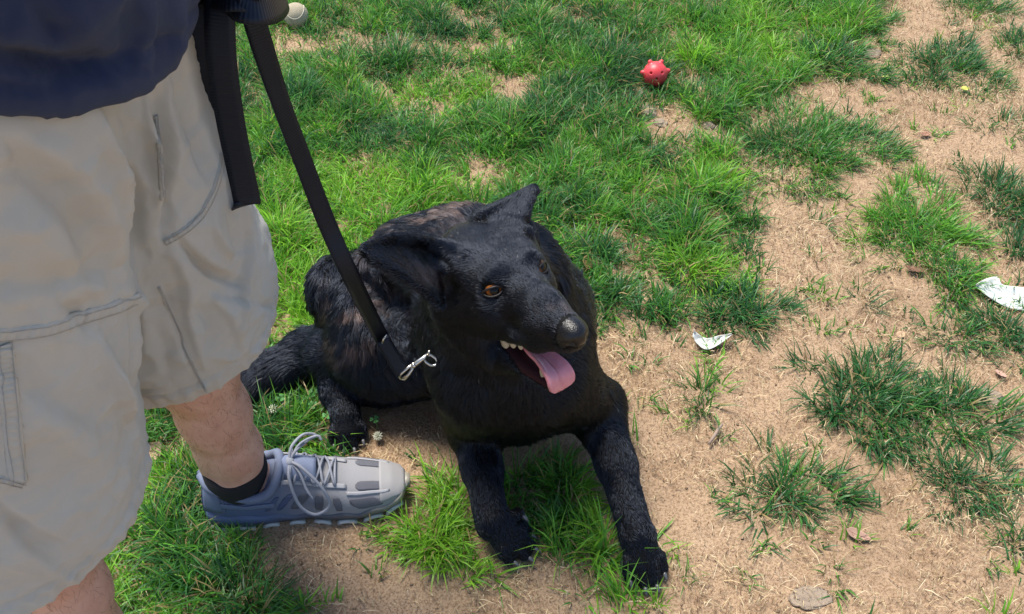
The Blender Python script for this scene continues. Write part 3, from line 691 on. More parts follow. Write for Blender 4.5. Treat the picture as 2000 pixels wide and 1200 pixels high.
def seam(pts, wd, off=.0012, n=60, name='seam', pucker=.0010):
    """raised double-stitched strip lying on the cloth, with its stitches"""
    q = []; prev = None
    for p in spline(pts, n):
        d = Vector(at(p[0], p[1], t=1) - np.array([0, 0, CAM_H])).normalized(); h = bv.ray_cast(Vector((0, 0, CAM_H)), d)
        if h[0] is None: continue
        if prev is not None and (h[0] - prev).length > .05: continue
        prev = h[0]; q.append((np.array(h[0]), np.array(h[1]) * (1 if h[1].dot(d) < 0 else -1)))
    Pp = np.array([a for a, b in q]); Nn = np.array([b for a, b in q]); kern = np.ones(5) / 5
    for c in range(3): Nn[2:-2, c] = np.convolve(Nn[:, c], kern, 'valid'); Pp[2:-2, c] = np.convolve(Pp[:, c], kern, 'valid')
    Tt = np.gradient(Pp, axis=0); Tt /= np.linalg.norm(Tt, axis=1)[:, None]; Nn /= np.linalg.norm(Nn, axis=1)[:, None]; Sd = np.cross(Tt, Nn); Sd /= np.linalg.norm(Sd, axis=1)[:, None]
    m_ = 9; G = np.zeros((len(Pp), m_, 3))
    for j in range(m_):
        v = -1 + 2 * j / (m_ - 1); prof = (1 - v ** 6) * off + pucker * np.sin(np.arange(len(Pp)) * 1.9 + v * 1.5) * (1 - v * v) - .0012 * abs(v) ** 5
        G[:, j] = Pp + Sd * wd / 2 * v + Nn * prof[:, None]
    o = sheet(name, G, .0012, KH, None); keep(o, MAN); o.parent = shorts; o.matrix_parent_inverse = Matrix.Identity(4)
    V = []; F = []
    for side in (-.62, .62):
        for i in range(0, len(Pp) - 1):
            for f_ in (.1, .6):
                a = Pp[i] + (Pp[i + 1] - Pp[i]) * f_; b = Pp[i] + (Pp[i + 1] - Pp[i]) * (f_ + .33); a = a + Sd[i] * wd / 2 * side + Nn[i] * (off + .0012); b = b + Sd[i] * wd / 2 * side + Nn[i] * (off + .0012)
                v, f = tube_vf([a, (a + b) / 2 + Nn[i] * .0004, b], [.0002, .00045, .0002], 4, len(V)); V += v; F += f
    o2 = tag(mesh_py('stitching', V, F, KH2), kind='stuff'); o2.parent = o; o2.matrix_parent_inverse = Matrix.Identity(4)
seam([(-60, 655), (0, 655), (90, 645), (160, 622), (225, 602), (268, 584)], .0125, n=70)
seam([(8, 672), (14, 740), (24, 830), (36, 945)], .0135, n=70)
seam([(322, 474), (352, 456), (385, 430), (410, 390), (428, 340), (432, 300)], .007, n=60)
seam([(304, 225), (309, 270), (314, 320), (317, 390)], .0035, n=50, pucker=.0012)
seam([(310, 560), (330, 610), (352, 660), (372, 705), (392, 745), (402, 764)], .0022, .0008, n=60, pucker=.0006)
seam([(-40, 930), (0, 935), (30, 942), (46, 946)], .006, n=24)
# ---- shirt
NVY = cloth_mat('navy_jersey', (.013, .023, .068), (.018, .031, .084), 1400, .9, .12)
TS = Sdf(lines((-.68, -.14, .0050)), lines((.28, .98, .0055)), lines((.76, 1.56, .0055)))
TS.cone((-.408, .602, .93), (-.408, .65, .93), .180, .180, .05); TS.cone((-.402, .60, 1.05), (-.402, .65, 1.05), .180, .180, .06); TS.cone((-.41, .62, 1.05), (-.435, .62, 1.28), .165, .15, .08)
TS.cone((-.44, .54, 1.33), (-.44, .70, 1.33), .135, .135, .07); TS.cone((-.445, .47, 1.435), (-.445, .77, 1.435), .075, .075, .05)
for sh, elb in (((-.445, .800, 1.41), (-.43, .860, 1.19)), ((-.445, .440, 1.41), (-.49, .370, 1.20))): TS.cone(sh, elb, .078, .074, .03)
for p, q in (((-.43, .860, 1.19), (-.42, .89, 1.02)), ((-.49, .370, 1.20), (-.52, .33, 1.03))): TS.cone(p, q, .066, .09, .004, mode='cut')
TS.cone((-.435, .62, 1.50), (-.42, .62, 1.62), .066, .10, .01, mode='cut')
X3, Y3, Z3 = np.meshgrid(*TS.ax, indexing='ij', sparse=True)
hemz = .888 - .24 * (Y3 - .465) + .42 * np.clip(-.275 - X3, 0, .10) - .010 * np.exp(-((X3 + .27) / .04) ** 2)
TS.F = np.maximum(TS.F, np.where(np.sqrt((X3 + .38) ** 2 + (Y3 - .62) ** 2) < .26, hemz - Z3, -1).astype(np.float32))

P, Q = TS.mesh(2); NV = normals(P, Q); bv2 = BVHTree.FromPolygons([Vector(p) for p in P], Q.tolist())
SF = [([(0, 70), (60, 90), (120, 105), (170, 105)], .018, .010), ([(0, 105), (70, 130), (150, 145), (240, 135)], .016, -.013), ([(270, 0), (290, 60), (280, 120)], .010, .005), ([(240, 20), (255, 80), (245, 130)], .012, -.005), ([(330, 0), (340, 60), (330, 120)], .012, .004),
      ([(100, 0), (150, 40), (180, 90)], .018, .006), ([(60, 0), (100, 50), (120, 80)], .014, -.006), ([(300, 30), (312, 90), (300, 140)], .008, -.004)]
D = 1.4 * press(P, NV, bv2, SF) + .003 * vnoise(P * np.array([1, 1, .7]), 15, .51, 3)
up = P[:, 2] - (.888 - .24 * (P[:, 1] - .465) + .42 * np.clip(-.275 - P[:, 0], 0, .10) - .010 * np.exp(-((P[:, 0] + .27) / .04) ** 2)); D += -.0034 * np.exp(-((up - .027) / .0040) ** 2) + np.where(up < .025, .0012, 0) + .0022 * (1 - np.abs(vnoise(P * np.array([1, 1, .6]), 20, .71, 2))) ** 4
keep(mesh_np('shirt', P + NV * D[:, None], Q, NVY), MAN)

# ---- shoes
SHB = simple('shoe_blue', (.115, .145, .225), .62, var=.10, scale=40, bump=.35, bscale=3200, bdist=.0006); SHG = simple('shoe_grey', (.28, .275, .28), .6, var=.10, scale=30, bump=.35, bscale=3200, bdist=.0006)
SHL = simple('shoe_light_overlay', (.33, .33, .35), .5, var=.06); SHD = simple('shoe_dark_mesh', (.105, .108, .130), .8, var=.12, scale=120, bump=.8, bscale=3200, bdist=.0006); SHN = simple('shoe_navy', (.065, .085, .165), .5, var=.1)
sm_ = N('sole_foam').set(Roughness=.45); sm_.col(sm_.attr()); SOLM = sm_.m; LUG = simple('sole_white_rubber', (.52, .53, .50), .7, var=.15, scale=90); LACE = simple('shoelace', (.25, .265, .31), .8, var=.12, scale=300, bump=.6, bscale=2500, bdist=.0005); SOCK = simple('sock_black', (.008, .008, .010), .9, bump=.8, bscale=2200, bdist=.0006)
shm = N('shoe_upper').set(Roughness=.62, Specular_IOR_Level=.35); shm.col(shm.attr()); vo = shm.n('TexVoronoi'); vo.inputs['Scale'].default_value = 620; shm.l(shm.coord(), vo.inputs['Vector']); shm.bump(vo.outputs['Distance'], .35, .0006)
LEN = .296
def upper_pt(a, th, off=0.0):
    """a along the foot 0 heel .. 1 toe; th 0 outer edge .. pi inner edge, over the top. Local: x forward, y outer side, z up"""
    hi = np.interp(a, [0, .06, .2, .35, .5, .62, .75, .88, .96, 1], [.028, .037, .040, .037, .038, .044, .046, .040, .029, .010]); ho = np.interp(a, [0, .06, .2, .35, .5, .62, .75, .88, .96, 1], [.028, .038, .041, .041, .044, .048, .046, .038, .027, .010])
    top = np.interp(a, [0, .05, .12, .22, .34, .40, .48, .58, .70, .82, .92, 1], [.088, .094, .086, .074, .086, .096, .089, .075, .062, .055, .047, .034])
    z0 = .022 + .010 * max(0, (a - .8) / .2) ** 2; e = 1 if a < .3 else .86
    c, s_ = cos(th), sin(th); w_ = (ho if c > 0 else hi) * (np.sign(c) * abs(c) ** np.interp(a, [0, .35, .6, 1], [.50, .62, .78, .8]))
    r_ = top - z0; lean = .006 * (s_ ** 2) * (1 if a < .1 else 0)
    p = np.array([a * LEN + lean, w_, z0 + r_ * s_ ** np.interp(a, [0, .35, .6, 1], [.75, .85, .95, .8])])
    if off:
        e_ = 1e-3; d1 = upper_pt(min(1, a + e_), th) - upper_pt(max(0, a - e_), th); d2 = upper_pt(a, min(pi, th + e_)) - upper_pt(a, max(0, th - e_)); n_ = np.cross(d2, d1); n_ /= max(np.linalg.norm(n_), 1e-9); p = p + n_ * off
    return p
def make_shoe():
    root = bpy.data.objects.new('shoe', None); C.objects.link(root)
    A_ = np.concatenate([np.linspace(0, .06, 6, endpoint=False), np.linspace(.06, .92, 50, endpoint=False), np.linspace(.92, 1, 9)]); TH = np.linspace(0, pi, 41); V = []; cl = []
    for a in A_:
        for th in TH:
            V.append(upper_pt(a, th)); t = np.clip((a - .30) / .30, 0, 1); v = V[-1]
            c0 = np.array([.095, .120, .205]) * (1 - t) + np.array([.25, .25, .265]) * t; c0 = c0 * (1 - np.clip((a - .78) / .2, 0, 1) * .15) + np.array([.34, .31, .26]) * np.clip((a - .80) / .2, 0, 1) * .35; cl.append(c0)
    m_ = len(TH); F = [(i * m_ + j, i * m_ + j + 1, (i + 1) * m_ + j + 1, (i + 1) * m_ + j) for i in range(len(A_) - 1) for j in range(m_ - 1)]
    F.append(tuple(j for j in range(m_))); o = mesh_py('upper', V, [f[::-1] for f in F], shm.m, root); col_attr(o.data, np.array(cl)); up_ = o
    def patch(name, mat, c, off=.0010, n=12, m=8, par=None):
        """curved overlay: c(u,v) -> (a, th)"""
        G = np.array([[upper_pt(*c(i / (n - 1), j / (m - 1)), off) for j in range(m)] for i in range(n)]); return sheet(name, G, .0014, mat, par or up_)
    I = pi    # inner edge is th = pi
    q = lambda a0, a1, t0, t1, sh=0., rd=.0: (lambda u, v: (a0 + (a1 - a0) * u + sh * (v - .5) + rd * 0, t0 + (t1 - t0) * v * (1 - 0 * u)))
    def lens(a0, a1, t0, t1, sh=0.):
        def f(u, v): w_ = max(.30, (1 - (2 * u - 1) ** 10)); tm_ = (t0 + t1) / 2; t = tm_ + (t1 - t0) * (v - .5) * w_; return (a0 + (a1 - a0) * u + sh * (t - tm_), t)
        return f
    for sg in (0, 1):
        fx = (lambda t: pi - t) if sg == 0 else (lambda t: t)
        for a0, a1, t0, t1, sh, mat in ((.325, .355, .24, .62, .16, SHN), (.385, .420, .20, .66, .16, SHN), (.450, .500, .20, .70, .14, SHD), (.545, .585, .20, .78, .02, SHD), (.635, .672, .20, .76, -.02, SHD), (.720, .865, .24, .74, -.10, SHD), (.745, .885, 1.02, 1.34, .0, SHD)):
            c = lens(a0, a1, t0, t1, sh); patch('panel', mat, (lambda u, v, c=c: (c(u, v)[0], fx(c(u, v)[1]))), .0006)
        patch('eyestay', SHL, lambda u, v: (.40 + .30 * u, fx(.98 + .16 * v + .10 * u)), .0018, 20, 5)
        patch('overlay', SHB, lambda u, v: (.02 + .33 * u, fx(.42 - .14 * u + .16 * v + .10 * sin(u * 3))), .0012, 18, 5)
        patch('toe_overlay', SHL, lambda u, v: (.70 + .21 * u, fx(.84 + .14 * v)), .0012, 14, 4)
    patch('heel_counter', SHB, lambda u, v: (.012 + .10 * u, pi - (.30 + .95 * v * (1 - .35 * u))), .0016, 10, 8); patch('heel_counter', SHB, lambda u, v: (.012 + .10 * u, .30 + .95 * v * (1 - .35 * u)), .0016, 10, 8)
    patch('toe_bumper', SHG, lambda u, v: (.86 + .125 * u, .35 + 2.44 * v), .0008, 12, 18)
    # padded collar, tongue
    ring = [(.004, 0, .092), (.02, -.024, .090), (.05, -.034, .080), (.075, -.037, .073), (.098, -.034, .078), (.112, -.024, .094), (.118, 0, .104), (.112, .024, .094), (.098, .035, .078), (.075, .038, .073), (.05, .035, .080), (.02, .025, .090), (.004, 0, .092)]
    tube('collar', spline(ring, 72), .0070, simple('shoe_collar', (.135, .160, .235), .75, bump=.5, bscale=1200, bdist=.0006), root, 10)
    G = np.array([[(.112 + .055 * u, v * (.008 + .013 * min(1, u * 3)), .108 - .018 * u - .016 * v * v + .004 * sin(u * 3)) for v in np.linspace(-1, 1, 9)] for u in np.linspace(0, 1, 12)]); tng = sheet('tongue', G, .005, simple('shoe_tongue', (.18, .215, .32), .7, bump=.6, bscale=1800, bdist=.0006), root)
    # socks are on the foot; sole: midsole loft and white rubber pads
    V = []; F = []; As = np.linspace(-.02, 1.012, 48); rings = []
    for a in As:
        aa = min(max(a, 0), 1); hi = abs(upper_pt(aa, pi)[1]) + .0015; ho = abs(upper_pt(aa, 0)[1]) + .0015; k = 1.0
        if a < .02: k = sqrt(max(.04, 1 - ((.02 - a) / .042) ** 2))
        if a > .985: k = .55
        lift = .012 * max(0, (a - .72) / .28) ** 2; top_ = .024 + .018 * max(0, 1 - a / .40) + lift + .002 * sin(a * 40); bot = .007 + lift + .004 * (sin(a * 3 * pi) ** 2 if .3 < a < .6 else 0)
        rings.append([(a * LEN, -hi * k, top_), (a * LEN, -hi * k - .0025, (top_ + bot) / 2 + .003), (a * LEN, -hi * k * .96, bot), (a * LEN, 0, bot), (a * LEN, ho * k * .96, bot), (a * LEN, ho * k + .0025, (top_ + bot) / 2 + .003), (a * LEN, ho * k, top_), (a * LEN, 0, top_)])
    for r_ in rings: V += r_
    for i in range(len(rings) - 1):
        for j in range(8): F.append((i * 8 + j, (i + 1) * 8 + j, (i + 1) * 8 + (j + 1) % 8, i * 8 + (j + 1) % 8))
    F += [tuple(range(8)), tuple((len(rings) - 1) * 8 + j for j in range(8))[::-1]]; sol = mesh_py('sole', V, F, SOLM, root); ca = np.array([v[0] / LEN for v in V])[:, None]; tt_ = np.clip((ca - .25) / .3, 0, 1); t2 = np.clip((ca - .75) / .2, 0, 1); col_attr(sol.data, np.array([.085, .115, .21]) * (1 - tt_) + (np.array([.085, .085, .095]) * (1 - t2) + np.array([.27, .25, .20]) * t2) * tt_)
    for a0, a1 in ((-.012, .085), (.115, .225), (.27, .345), (.40, .475), (.52, .60), (.64, .73), (.77, .86), (.885, .965)):
        for sg in (-1, 1):
            G = []
            for u in np.linspace(0, 1, 9):
                a = a0 + (a1 - a0) * u; aa = min(max(a, .004), .996); w_ = (abs(upper_pt(aa, pi)[1]) if sg < 0 else abs(upper_pt(aa, 0)[1])) + .0045; lift = .012 * max(0, (a - .72) / .28) ** 2; bul = sin(pi * u) ** .5
                k = sqrt(max(.05, 1 - ((.02 - a) / .042) ** 2)) if a < .02 else 1
                G.append([(a * LEN, sg * (w_ * k - .018 * (1 - v)), lift + (.0015 + (.0075 * bul) * max(0, (v - .4) / .6))) for v in np.linspace(0, 1, 6)])
            sheet('lug', np.array(G), .005, LUG, sol)
    # laces: crossings between the eyestays, a knot and a drooping bow
    rows = [(.455, 1.02), (.50, 1.06), (.545, 1.08), (.595, 1.11), (.645, 1.14)]
    for (a0, t0), (a1, t1) in zip(rows[:-1], rows[1:]):
        for sg in (0, 1):
            f0 = pi - t0 if sg else t0; f1 = t1 if sg else pi - t1
            pts = [upper_pt(a0 + (a1 - a0) * u, f0 + (f1 - f0) * u, .0035 + .004 * sin(pi * u)) for u in np.linspace(0, 1, 10)]; tube('lace', pts, .0021, LACE, root, 6)
    tube('lace', [upper_pt(.645, 1.14 + (pi - 2.28) * u, .004) for u in np.linspace(0, 1, 9)], .0021, LACE, root, 6); tube('lace', [upper_pt(.44, 1.0 + (pi - 2.0) * u, .006 + .006 * sin(pi * u)) for u in np.linspace(0, 1, 9)], .0022, LACE, root, 6)
    kn = upper_pt(.435, pi / 2, .012); bm = bmesh.new(); bmesh.ops.create_icosphere(bm, subdivisions=2, radius=.0065)
    for v in bm.verts: v.co = Vector((v.co.x * 1.1 + kn[0], v.co.y * 1.3 + kn[1], v.co.z * .8 + kn[2]))
    me = bpy.data.meshes.new('knot'); bm.to_mesh(me); bm.free(); link('knot', me, LACE, root)
    s1 = lambda dx, dy, dz: kn + np.array([dx, dy, dz])
    tube('bow_loop', spline([s1(0, 0, 0), s1(.020, -.018, .004), s1(.045, -.040, -.018), s1(.052, -.052, -.045), s1(.030, -.056, -.058), s1(.010, -.050, -.040), s1(.0, -.028, -.006), s1(0, 0, 0)], 44), .0024, LACE, root, 7)
    tube('bow_loop', spline([s1(0, 0, 0), s1(.004, .016, .012), s1(.020, .038, .010), s1(.036, .044, -.002), s1(.026, .030, .006), s1(.010, .012, .008), s1(0, 0, 0)], 36), .0023, LACE, root, 7)
    tube('lace_end', spline([s1(0, 0, 0), s1(.014, -.018, -.004), s1(.022, -.036, -.022), s1(.030, -.046, -.034)], 16), [.0022] * 13 + [.0014] * 3, LACE, root, 6); tube('lace_end', spline([s1(0, 0, 0), s1(-.010, -.016, -.010), s1(-.014, -.026, -.024)], 12), .0021, LACE, root, 6)
    tube('lace_end', spline([s1(0, 0, 0), s1(.016, .020, .012), s1(.040, .030, .014), s1(.046, .026, .008)], 16), .0021, LACE, root, 6)
    return root
shoe = make_shoe()
def put_shoe(o, heel, d, mirror=False):
    ang = math.atan2(d[1], d[0]); o.matrix_world = Matrix.Translation(Vector((heel[0], heel[1], 0))) @ Matrix.Rotation(ang, 4, 'Z') @ (Matrix.Diagonal((1, -1, 1, 1)) if mirror else Matrix.Identity(4))
    o.parent = MAN; o.matrix_parent_inverse = Matrix.Translation(MAN.location).inverted()
HEELL = AL - TL * .050; HEELR = AR - TR * .050
def copy_tree(o, parent=None):
    c = o.copy(); C.objects.link(c); c.parent = parent
    for ch in list(o.children): copy_tree(ch, c)
    return c
shoe2 = copy_tree(shoe)
put_shoe(shoe, HEELL, TL); put_shoe(shoe2, HEELR, TR, True)
for A, T_ in ((AL, TL), (AR, TR)):
    keep(tube('sock', [A + np.array([0, 0, -.030]) + T_ * .008, A + np.array([0, 0, -.006]) + T_ * .006, A + np.array([0, 0, .014]) + T_ * .004, A + np.array([.001, 0, .024]) + T_ * .003, A + np.array([.001, 0, .027]) + T_ * .003], [.034, .0425, .0455, .0450, .0425], SOCK, seg=28), MAN)
# ------------------------------------------------------------------ leash, collar
dogbvh = BVHTree.FromPolygons([Vector(p) for p in DP], DQ.tolist())
NY = N('black_nylon_webbing').set(Roughness=.46, Specular_IOR_Level=.42); sx = NY.n('SeparateColor'); NY.l(NY.attr('along'), sx.inputs[0])
mu = NY.n('Math', operation='MULTIPLY'); mu.inputs[1].default_value = 2 * pi / .0030; NY.l(sx.outputs[0], mu.inputs[0]); si = NY.n('Math', operation='SINE'); NY.l(mu.outputs[0], si.inputs[0])
ad = NY.n('Math', operation='MULTIPLY_ADD'); NY.l(NY.noise(900, 3), ad.inputs[0]); ad.inputs[1].default_value = 1.2; NY.l(si.outputs[0], ad.inputs[2]); NY.bump(ad.outputs[0], .22, .0005); NY.col((.0048, .0058, .0095)); NY.b.inputs['Specular Tint'].default_value = (.55, .70, 1, 1)  # bluish sky reflection put into the webbing's colour and specular tint
METAL = simple('nickel', (.62, .60, .56), .28, 1.0, var=.1, scale=200); LEATH = simple('collar_leather', (.012, .009, .008), .5, var=.25, scale=200, bump=.4, bscale=700)
def strap(name, pts, side, width, mat, parent, n=90, thick=.0019, m=5):
    """flat webbing along a curve; side: one across-vector per control point"""
    P = spline(pts, n); Sd = spline(side, n); T = np.gradient(P, axis=0); T /= np.linalg.norm(T, axis=1)[:, None]; Sd -= T * np.sum(Sd * T, 1)[:, None]; Sd /= np.linalg.norm(Sd, axis=1)[:, None]
    L = np.concatenate([[0], np.cumsum(np.linalg.norm(np.diff(P, axis=0), axis=1))]); G = P[:, None] + Sd[:, None] * (np.linspace(-.5, .5, m) * width)[None, :, None]
    o = sheet(name, G, thick, mat); al = np.repeat(L, m); col_attr(o.data, np.stack([np.concatenate([al, al])] * 3, 1), 'along')
    if parent is not None: keep(o, parent)
    return o
LE = empty('leash', tuple(HAND)); tag(LE, 'black nylon dog leash running from the hand to the dog\'s neck', 'leash')
pC = cast(dogbvh, 846, 706); tC = float(np.linalg.norm(pC - np.array([0, 0, CAM_H])) / np.linalg.norm(at(846, 706, t=1) - np.array([0, 0, CAM_H])))
X1 = np.array([1., 0, 0]); DN_ = np.array([0, -sqrt(.5), -sqrt(.5)]); FW = np.array([0, sqrt(.5), -sqrt(.5)])
path = [(488, -12, .770), (500, 50, .790), (545, 190, .86), (590, 310, .925), (640, 440, .995), (690, 550, 1.055), (740, 650, tC - .045), (774, 708, tC - .018), (789, 733, tC - .006)]
tw = [.3, .5, .95, .80, .45, .35, .3, .3, .3]; sides = []
for i, (a, b, t) in enumerate(path):
    p0 = path[max(0, i - 1)]; p1 = path[min(len(path) - 1, i + 1)]; dx, dy = p1[0] - p0[0], p1[1] - p0[1]; l_ = math.hypot(dx, dy); acr = X1 * (dy / l_) - DN_ * (dx / l_); sides.append(acr * cos(tw[i]) + FW * sin(tw[i]))
strap('strand', [at(a, b, t=t) for a, b, t in path], sides, .0200, NY.m, LE, 120)
strap('strap_end', [at(a, b, t=t - .004) for a, b, t in ((748, 664, tC - .040), (774, 708, tC - .018), (787, 729, tC - .007))], sides[-3:], .0195, NY.m, LE, 24)
lp = [(430, -45, .738), (429, 30, .748), (433, 120, .772), (449, 230, .812), (467, 320, .845), (480, 380, .868), (482, 399, .876), (472, 394, .888), (452, 345, .880), (424, 230, .845), (404, 130, .808), (392, 40, .782), (388, -50, .765)]
strap('handle_loop', [at(a, b, t=t) for a, b, t in lp], [X1 * .97 - FW * .12 - DN_ * .20] * 5 + [X1 * .97 - DN_ * .24] * 8, .0250, NY.m, LE, 150)
cl = [(440, -4, .740), (470, 14, .735), (508, 20, .742), (540, 12, .765), (556, -12, .800), (540, -40, .825), (505, -50, .825), (470, -40, .80), (455, -24, .76), (480, -8, .745), (515, -4, .752), (540, -16, .775), (535, -36, .80), (500, -44, .80)]
strap('coil', [at(a, b, t=t) for a, b, t in cl], [DN_ * .93 + X1 * .18 + FW * .25] * len(cl), .0245, NY.m, LE, 160)
strap('wrap', [at(a, b, t=t) for a, b, t in ((505, -2, .742), (470, -6, .735), (435, -8, .736), (400, -18, .752), (380, -30, .785))], [DN_ * .95 + X1 * .1] * 5, .0245, NY.m, LE, 60)
# snap hook: swivel eye on the strap end, barrel, hook ring through the collar ring
CLA = empty('clasp', (0, 0, 0)); CLA.parent = LE; CLA.matrix_parent_inverse = Matrix.Translation(LE.location).inverted()
def ctube(name, pts, r, seg=8): o = tube(name, [at(a, b, t=tC + d) for a, b, d in pts], r, METAL, None, seg); o.parent = CLA; return o
ctube('swivel_eye', [(784, 740, -.006), (790, 741, -.010), (800, 731, -.011), (806, 718, -.011), (812, 711, -.012), (800, 716, -.014), (786, 728, -.014), (779, 736, -.010), (784, 740, -.006)], .0020)
ctube('swivel_eye', [(786, 740, -.010), (797, 733, -.013), (805, 722, -.014), (808, 712, -.014)], .0020)
ctube('barrel', [(806, 716, -.014), (812, 711, -.015), (828, 699, -.015), (836, 692, -.014)], [.0028, .0033, .0029, .0024]); ctube('bead', [(806, 709, -.016), (810, 718, -.016)], .0034)
ctube('hook', [(834, 694, -.014), (842, 694, -.014), (851, 700, -.012), (855, 708, -.010), (850, 714, -.010), (841, 714, -.011), (832, 708, -.013), (828, 701, -.014)], .0019); ctube('gate_lever', [(836, 694, -.016), (839, 685, -.018)], .0015); ctube('keeper', [(746, 671, -.046), (750, 661, -.050), (756, 655, -.048)], .0014)
# collar on the dog: follows the neck where the hook hangs
nx = np.array([-.010, .905, .25]) - np.asarray(nk[0][0]); nx /= np.linalg.norm(nx); cen0 = np.asarray(nk[0][0]) + nx * ((pC - nk[0][0]) @ nx); e1 = pC - cen0; e1 /= np.linalg.norm(e1); e2 = np.cross(nx, e1); R_ = []
for i in range(49):
    a = 2 * pi * i / 48; d = e1 * cos(a) + e2 * sin(a); far = cen0 + d * .16; h = dogbvh.ray_cast(Vector(far), Vector(-d)); r_ = (np.array(h[0]) - cen0) @ d if h[0] is not None else .1; R_.append(min(r_, .135))
R_ = np.array(R_); R_ = np.convolve(np.concatenate([R_[-5:-1], R_, R_[1:5]]), np.ones(9) / 9, 'valid'); cp = [cen0 + (e1 * cos(2 * pi * i / 48) + e2 * sin(2 * pi * i / 48)) * (R_[i] - .013) for i in range(49)]
strap('collar', cp, [nx] * 49, .022, LEATH, DOGROOT, 120, .003)
# ------------------------------------------------------------------ things lying about
def gz(p): return float(ground_h(np.array([p[0]]), np.array([p[1]]))[0]) - .004
# worn tennis ball
c = at(582, 52); R = .0325
bm = bmesh.new(); bmesh.ops.create_uvsphere(bm, u_segments=40, v_segments=28, radius=R); me = bpy.data.meshes.new('felt'); bm.to_mesh(me); bm.free()
tb = empty('tennis_ball', (c[0], c[1], gz(c) + R * .93)); tag(tb, 'worn pale tennis ball beside the leash coil at the top', 'ball'); fe = link('felt', me, simple('old_felt', (.42, .36, .25), .95, var=.25, scale=45, bump=1.0, bscale=600, bdist=.002), tb)
t_ = np.linspace(0, 2 * pi, 81); a_ = .44 * pi; pts = np.stack([np.cos(t_) * .75 + np.cos(3 * t_) * .25, np.sin(t_) * .75 - np.sin(3 * t_) * .25, .866 * np.sin(2 * t_)], 1); pts = pts / np.linalg.norm(pts, axis=1)[:, None] * (R + .0002); Rm = np.array(Matrix.Rotation(1.9, 3, 'X') @ Matrix.Rotation(.7, 3, 'Z')); pts = pts @ Rm.T
tube('seam', pts, .0012, simple('ball_seam', (.50, .46, .36), .8), tb, 6)
# red rubber ball with knobs
c = at(1277, 163); rb = Sdf(lines((-.05, .05, .0015)), lines((-.05, .05, .0015)), lines((-.045, .055, .0015))); rb.ball((0, 0, 0), .0300, .003)
kd = [(-.42, .25, .85), (.42, .30, .86), (-.95, -.1, .20), (.95, .05, .25), (-.55, -.80, -.1), (.45, -.85, -.15), (0, .9, .1), (-.6, .75, .1), (.65, .7, .1), (0, -.15, -1), (-.75, -.45, .50), (.70, -.50, .42), (0, -.95, .38)]
holes = [(.02, -.88, .12), (-.40, -.62, .45), (.40, -.60, .48)]
for i, d in enumerate(kd):
    d = np.array(d); d /= np.linalg.norm(d)
    if i not in (0, 1, 2, 3, 6): continue
    rb.cone(d * .024, d * .0325, .0080, .0055, .004)
for d in holes: d = np.array(d); d /= np.linalg.norm(d); rb.cone(d * .022, d * .04, .0026, .0026, .0015, mode='cut')
P, Q = rb.mesh(1); RBM = N('red_rubber').set(Roughness=.42, Specular_IOR_Level=.5, Subsurface_Weight=.06); RBM.col(RBM.mix(RBM.noise(60), (.60, .035, .045), (.70, .07, .075))); RBM.bump(RBM.noise(300), .2, .0006)
o = mesh_np('rubber_ball', P, Q, RBM.m); o.location = (c[0], c[1], gz(c) + .030); tag(o, 'red rubber dog ball with stubby knobs in the grass', 'ball')
# torn white scraps
WH = simple('white_scrap', (.64, .61, .55), .8, var=.10, scale=40, bump=.4, bscale=250, bdist=.001); WH.node_tree.nodes['Principled BSDF'].inputs['Subsurface Weight'].default_value = .2
def scrap(name, upper, lower, zs, label, cat='scrap', mat=WH, thick=.0009):
    """edge lines seen in the photograph with the height of each station above the ground"""
    n = 22; U = spline([(x, y, 0) for x, y in upper], n); L_ = spline([(x, y, 0) for x, y in lower], n); Z0 = np.interp(np.linspace(0, 1, n), np.linspace(0, 1, len(zs)), [z[0] for z in zs]); Z1 = np.interp(np.linspace(0, 1, n), np.linspace(0, 1, len(zs)), [z[1] for z in zs])
    G = np.zeros((n, 9, 3)); 
    for i in range(n):
        for j in range(9):
            v = j / 8; q = U[i] * (1 - v) + L_[i] * v; z = Z0[i] * (1 - v) + Z1[i] * v - .004 * sin(pi * v) + .0012 * sin(i * 1.3 + j) + .0015
            G[i, j] = at(q[0], q[1], z=max(z, .001))
    b = G.reshape(-1, 3).mean(0) * np.array([1, 1, 0]); o = sheet(name, G - b, thick, mat); o.location = Vector(b); return tag(o, label, cat)
scrap('paper_scrap', [(1355, 643), (1363, 652), (1380, 661), (1403, 656), (1429, 652)], [(1353, 657), (1362, 672), (1380, 683), (1403, 674), (1430, 654)], [(.022, .014), (.010, .004), (.003, .002), (.006, .004), (.016, .015)], 'small curled white scrap on bare earth right of the dog', 'scrap')
scrap('paper_scrap', [(1906, 556), (1925, 545), (1948, 541), (1958, 556), (1985, 560), (2030, 566)], [(1906, 561), (1928, 578), (1950, 592), (1972, 602), (1995, 606), (2040, 607)], [(.016, .012), (.020, .006), (.022, .003), (.014, .003), (.012, .003), (.010, .003)], 'larger crumpled white scrap cut by the right edge of the photo', 'scrap')
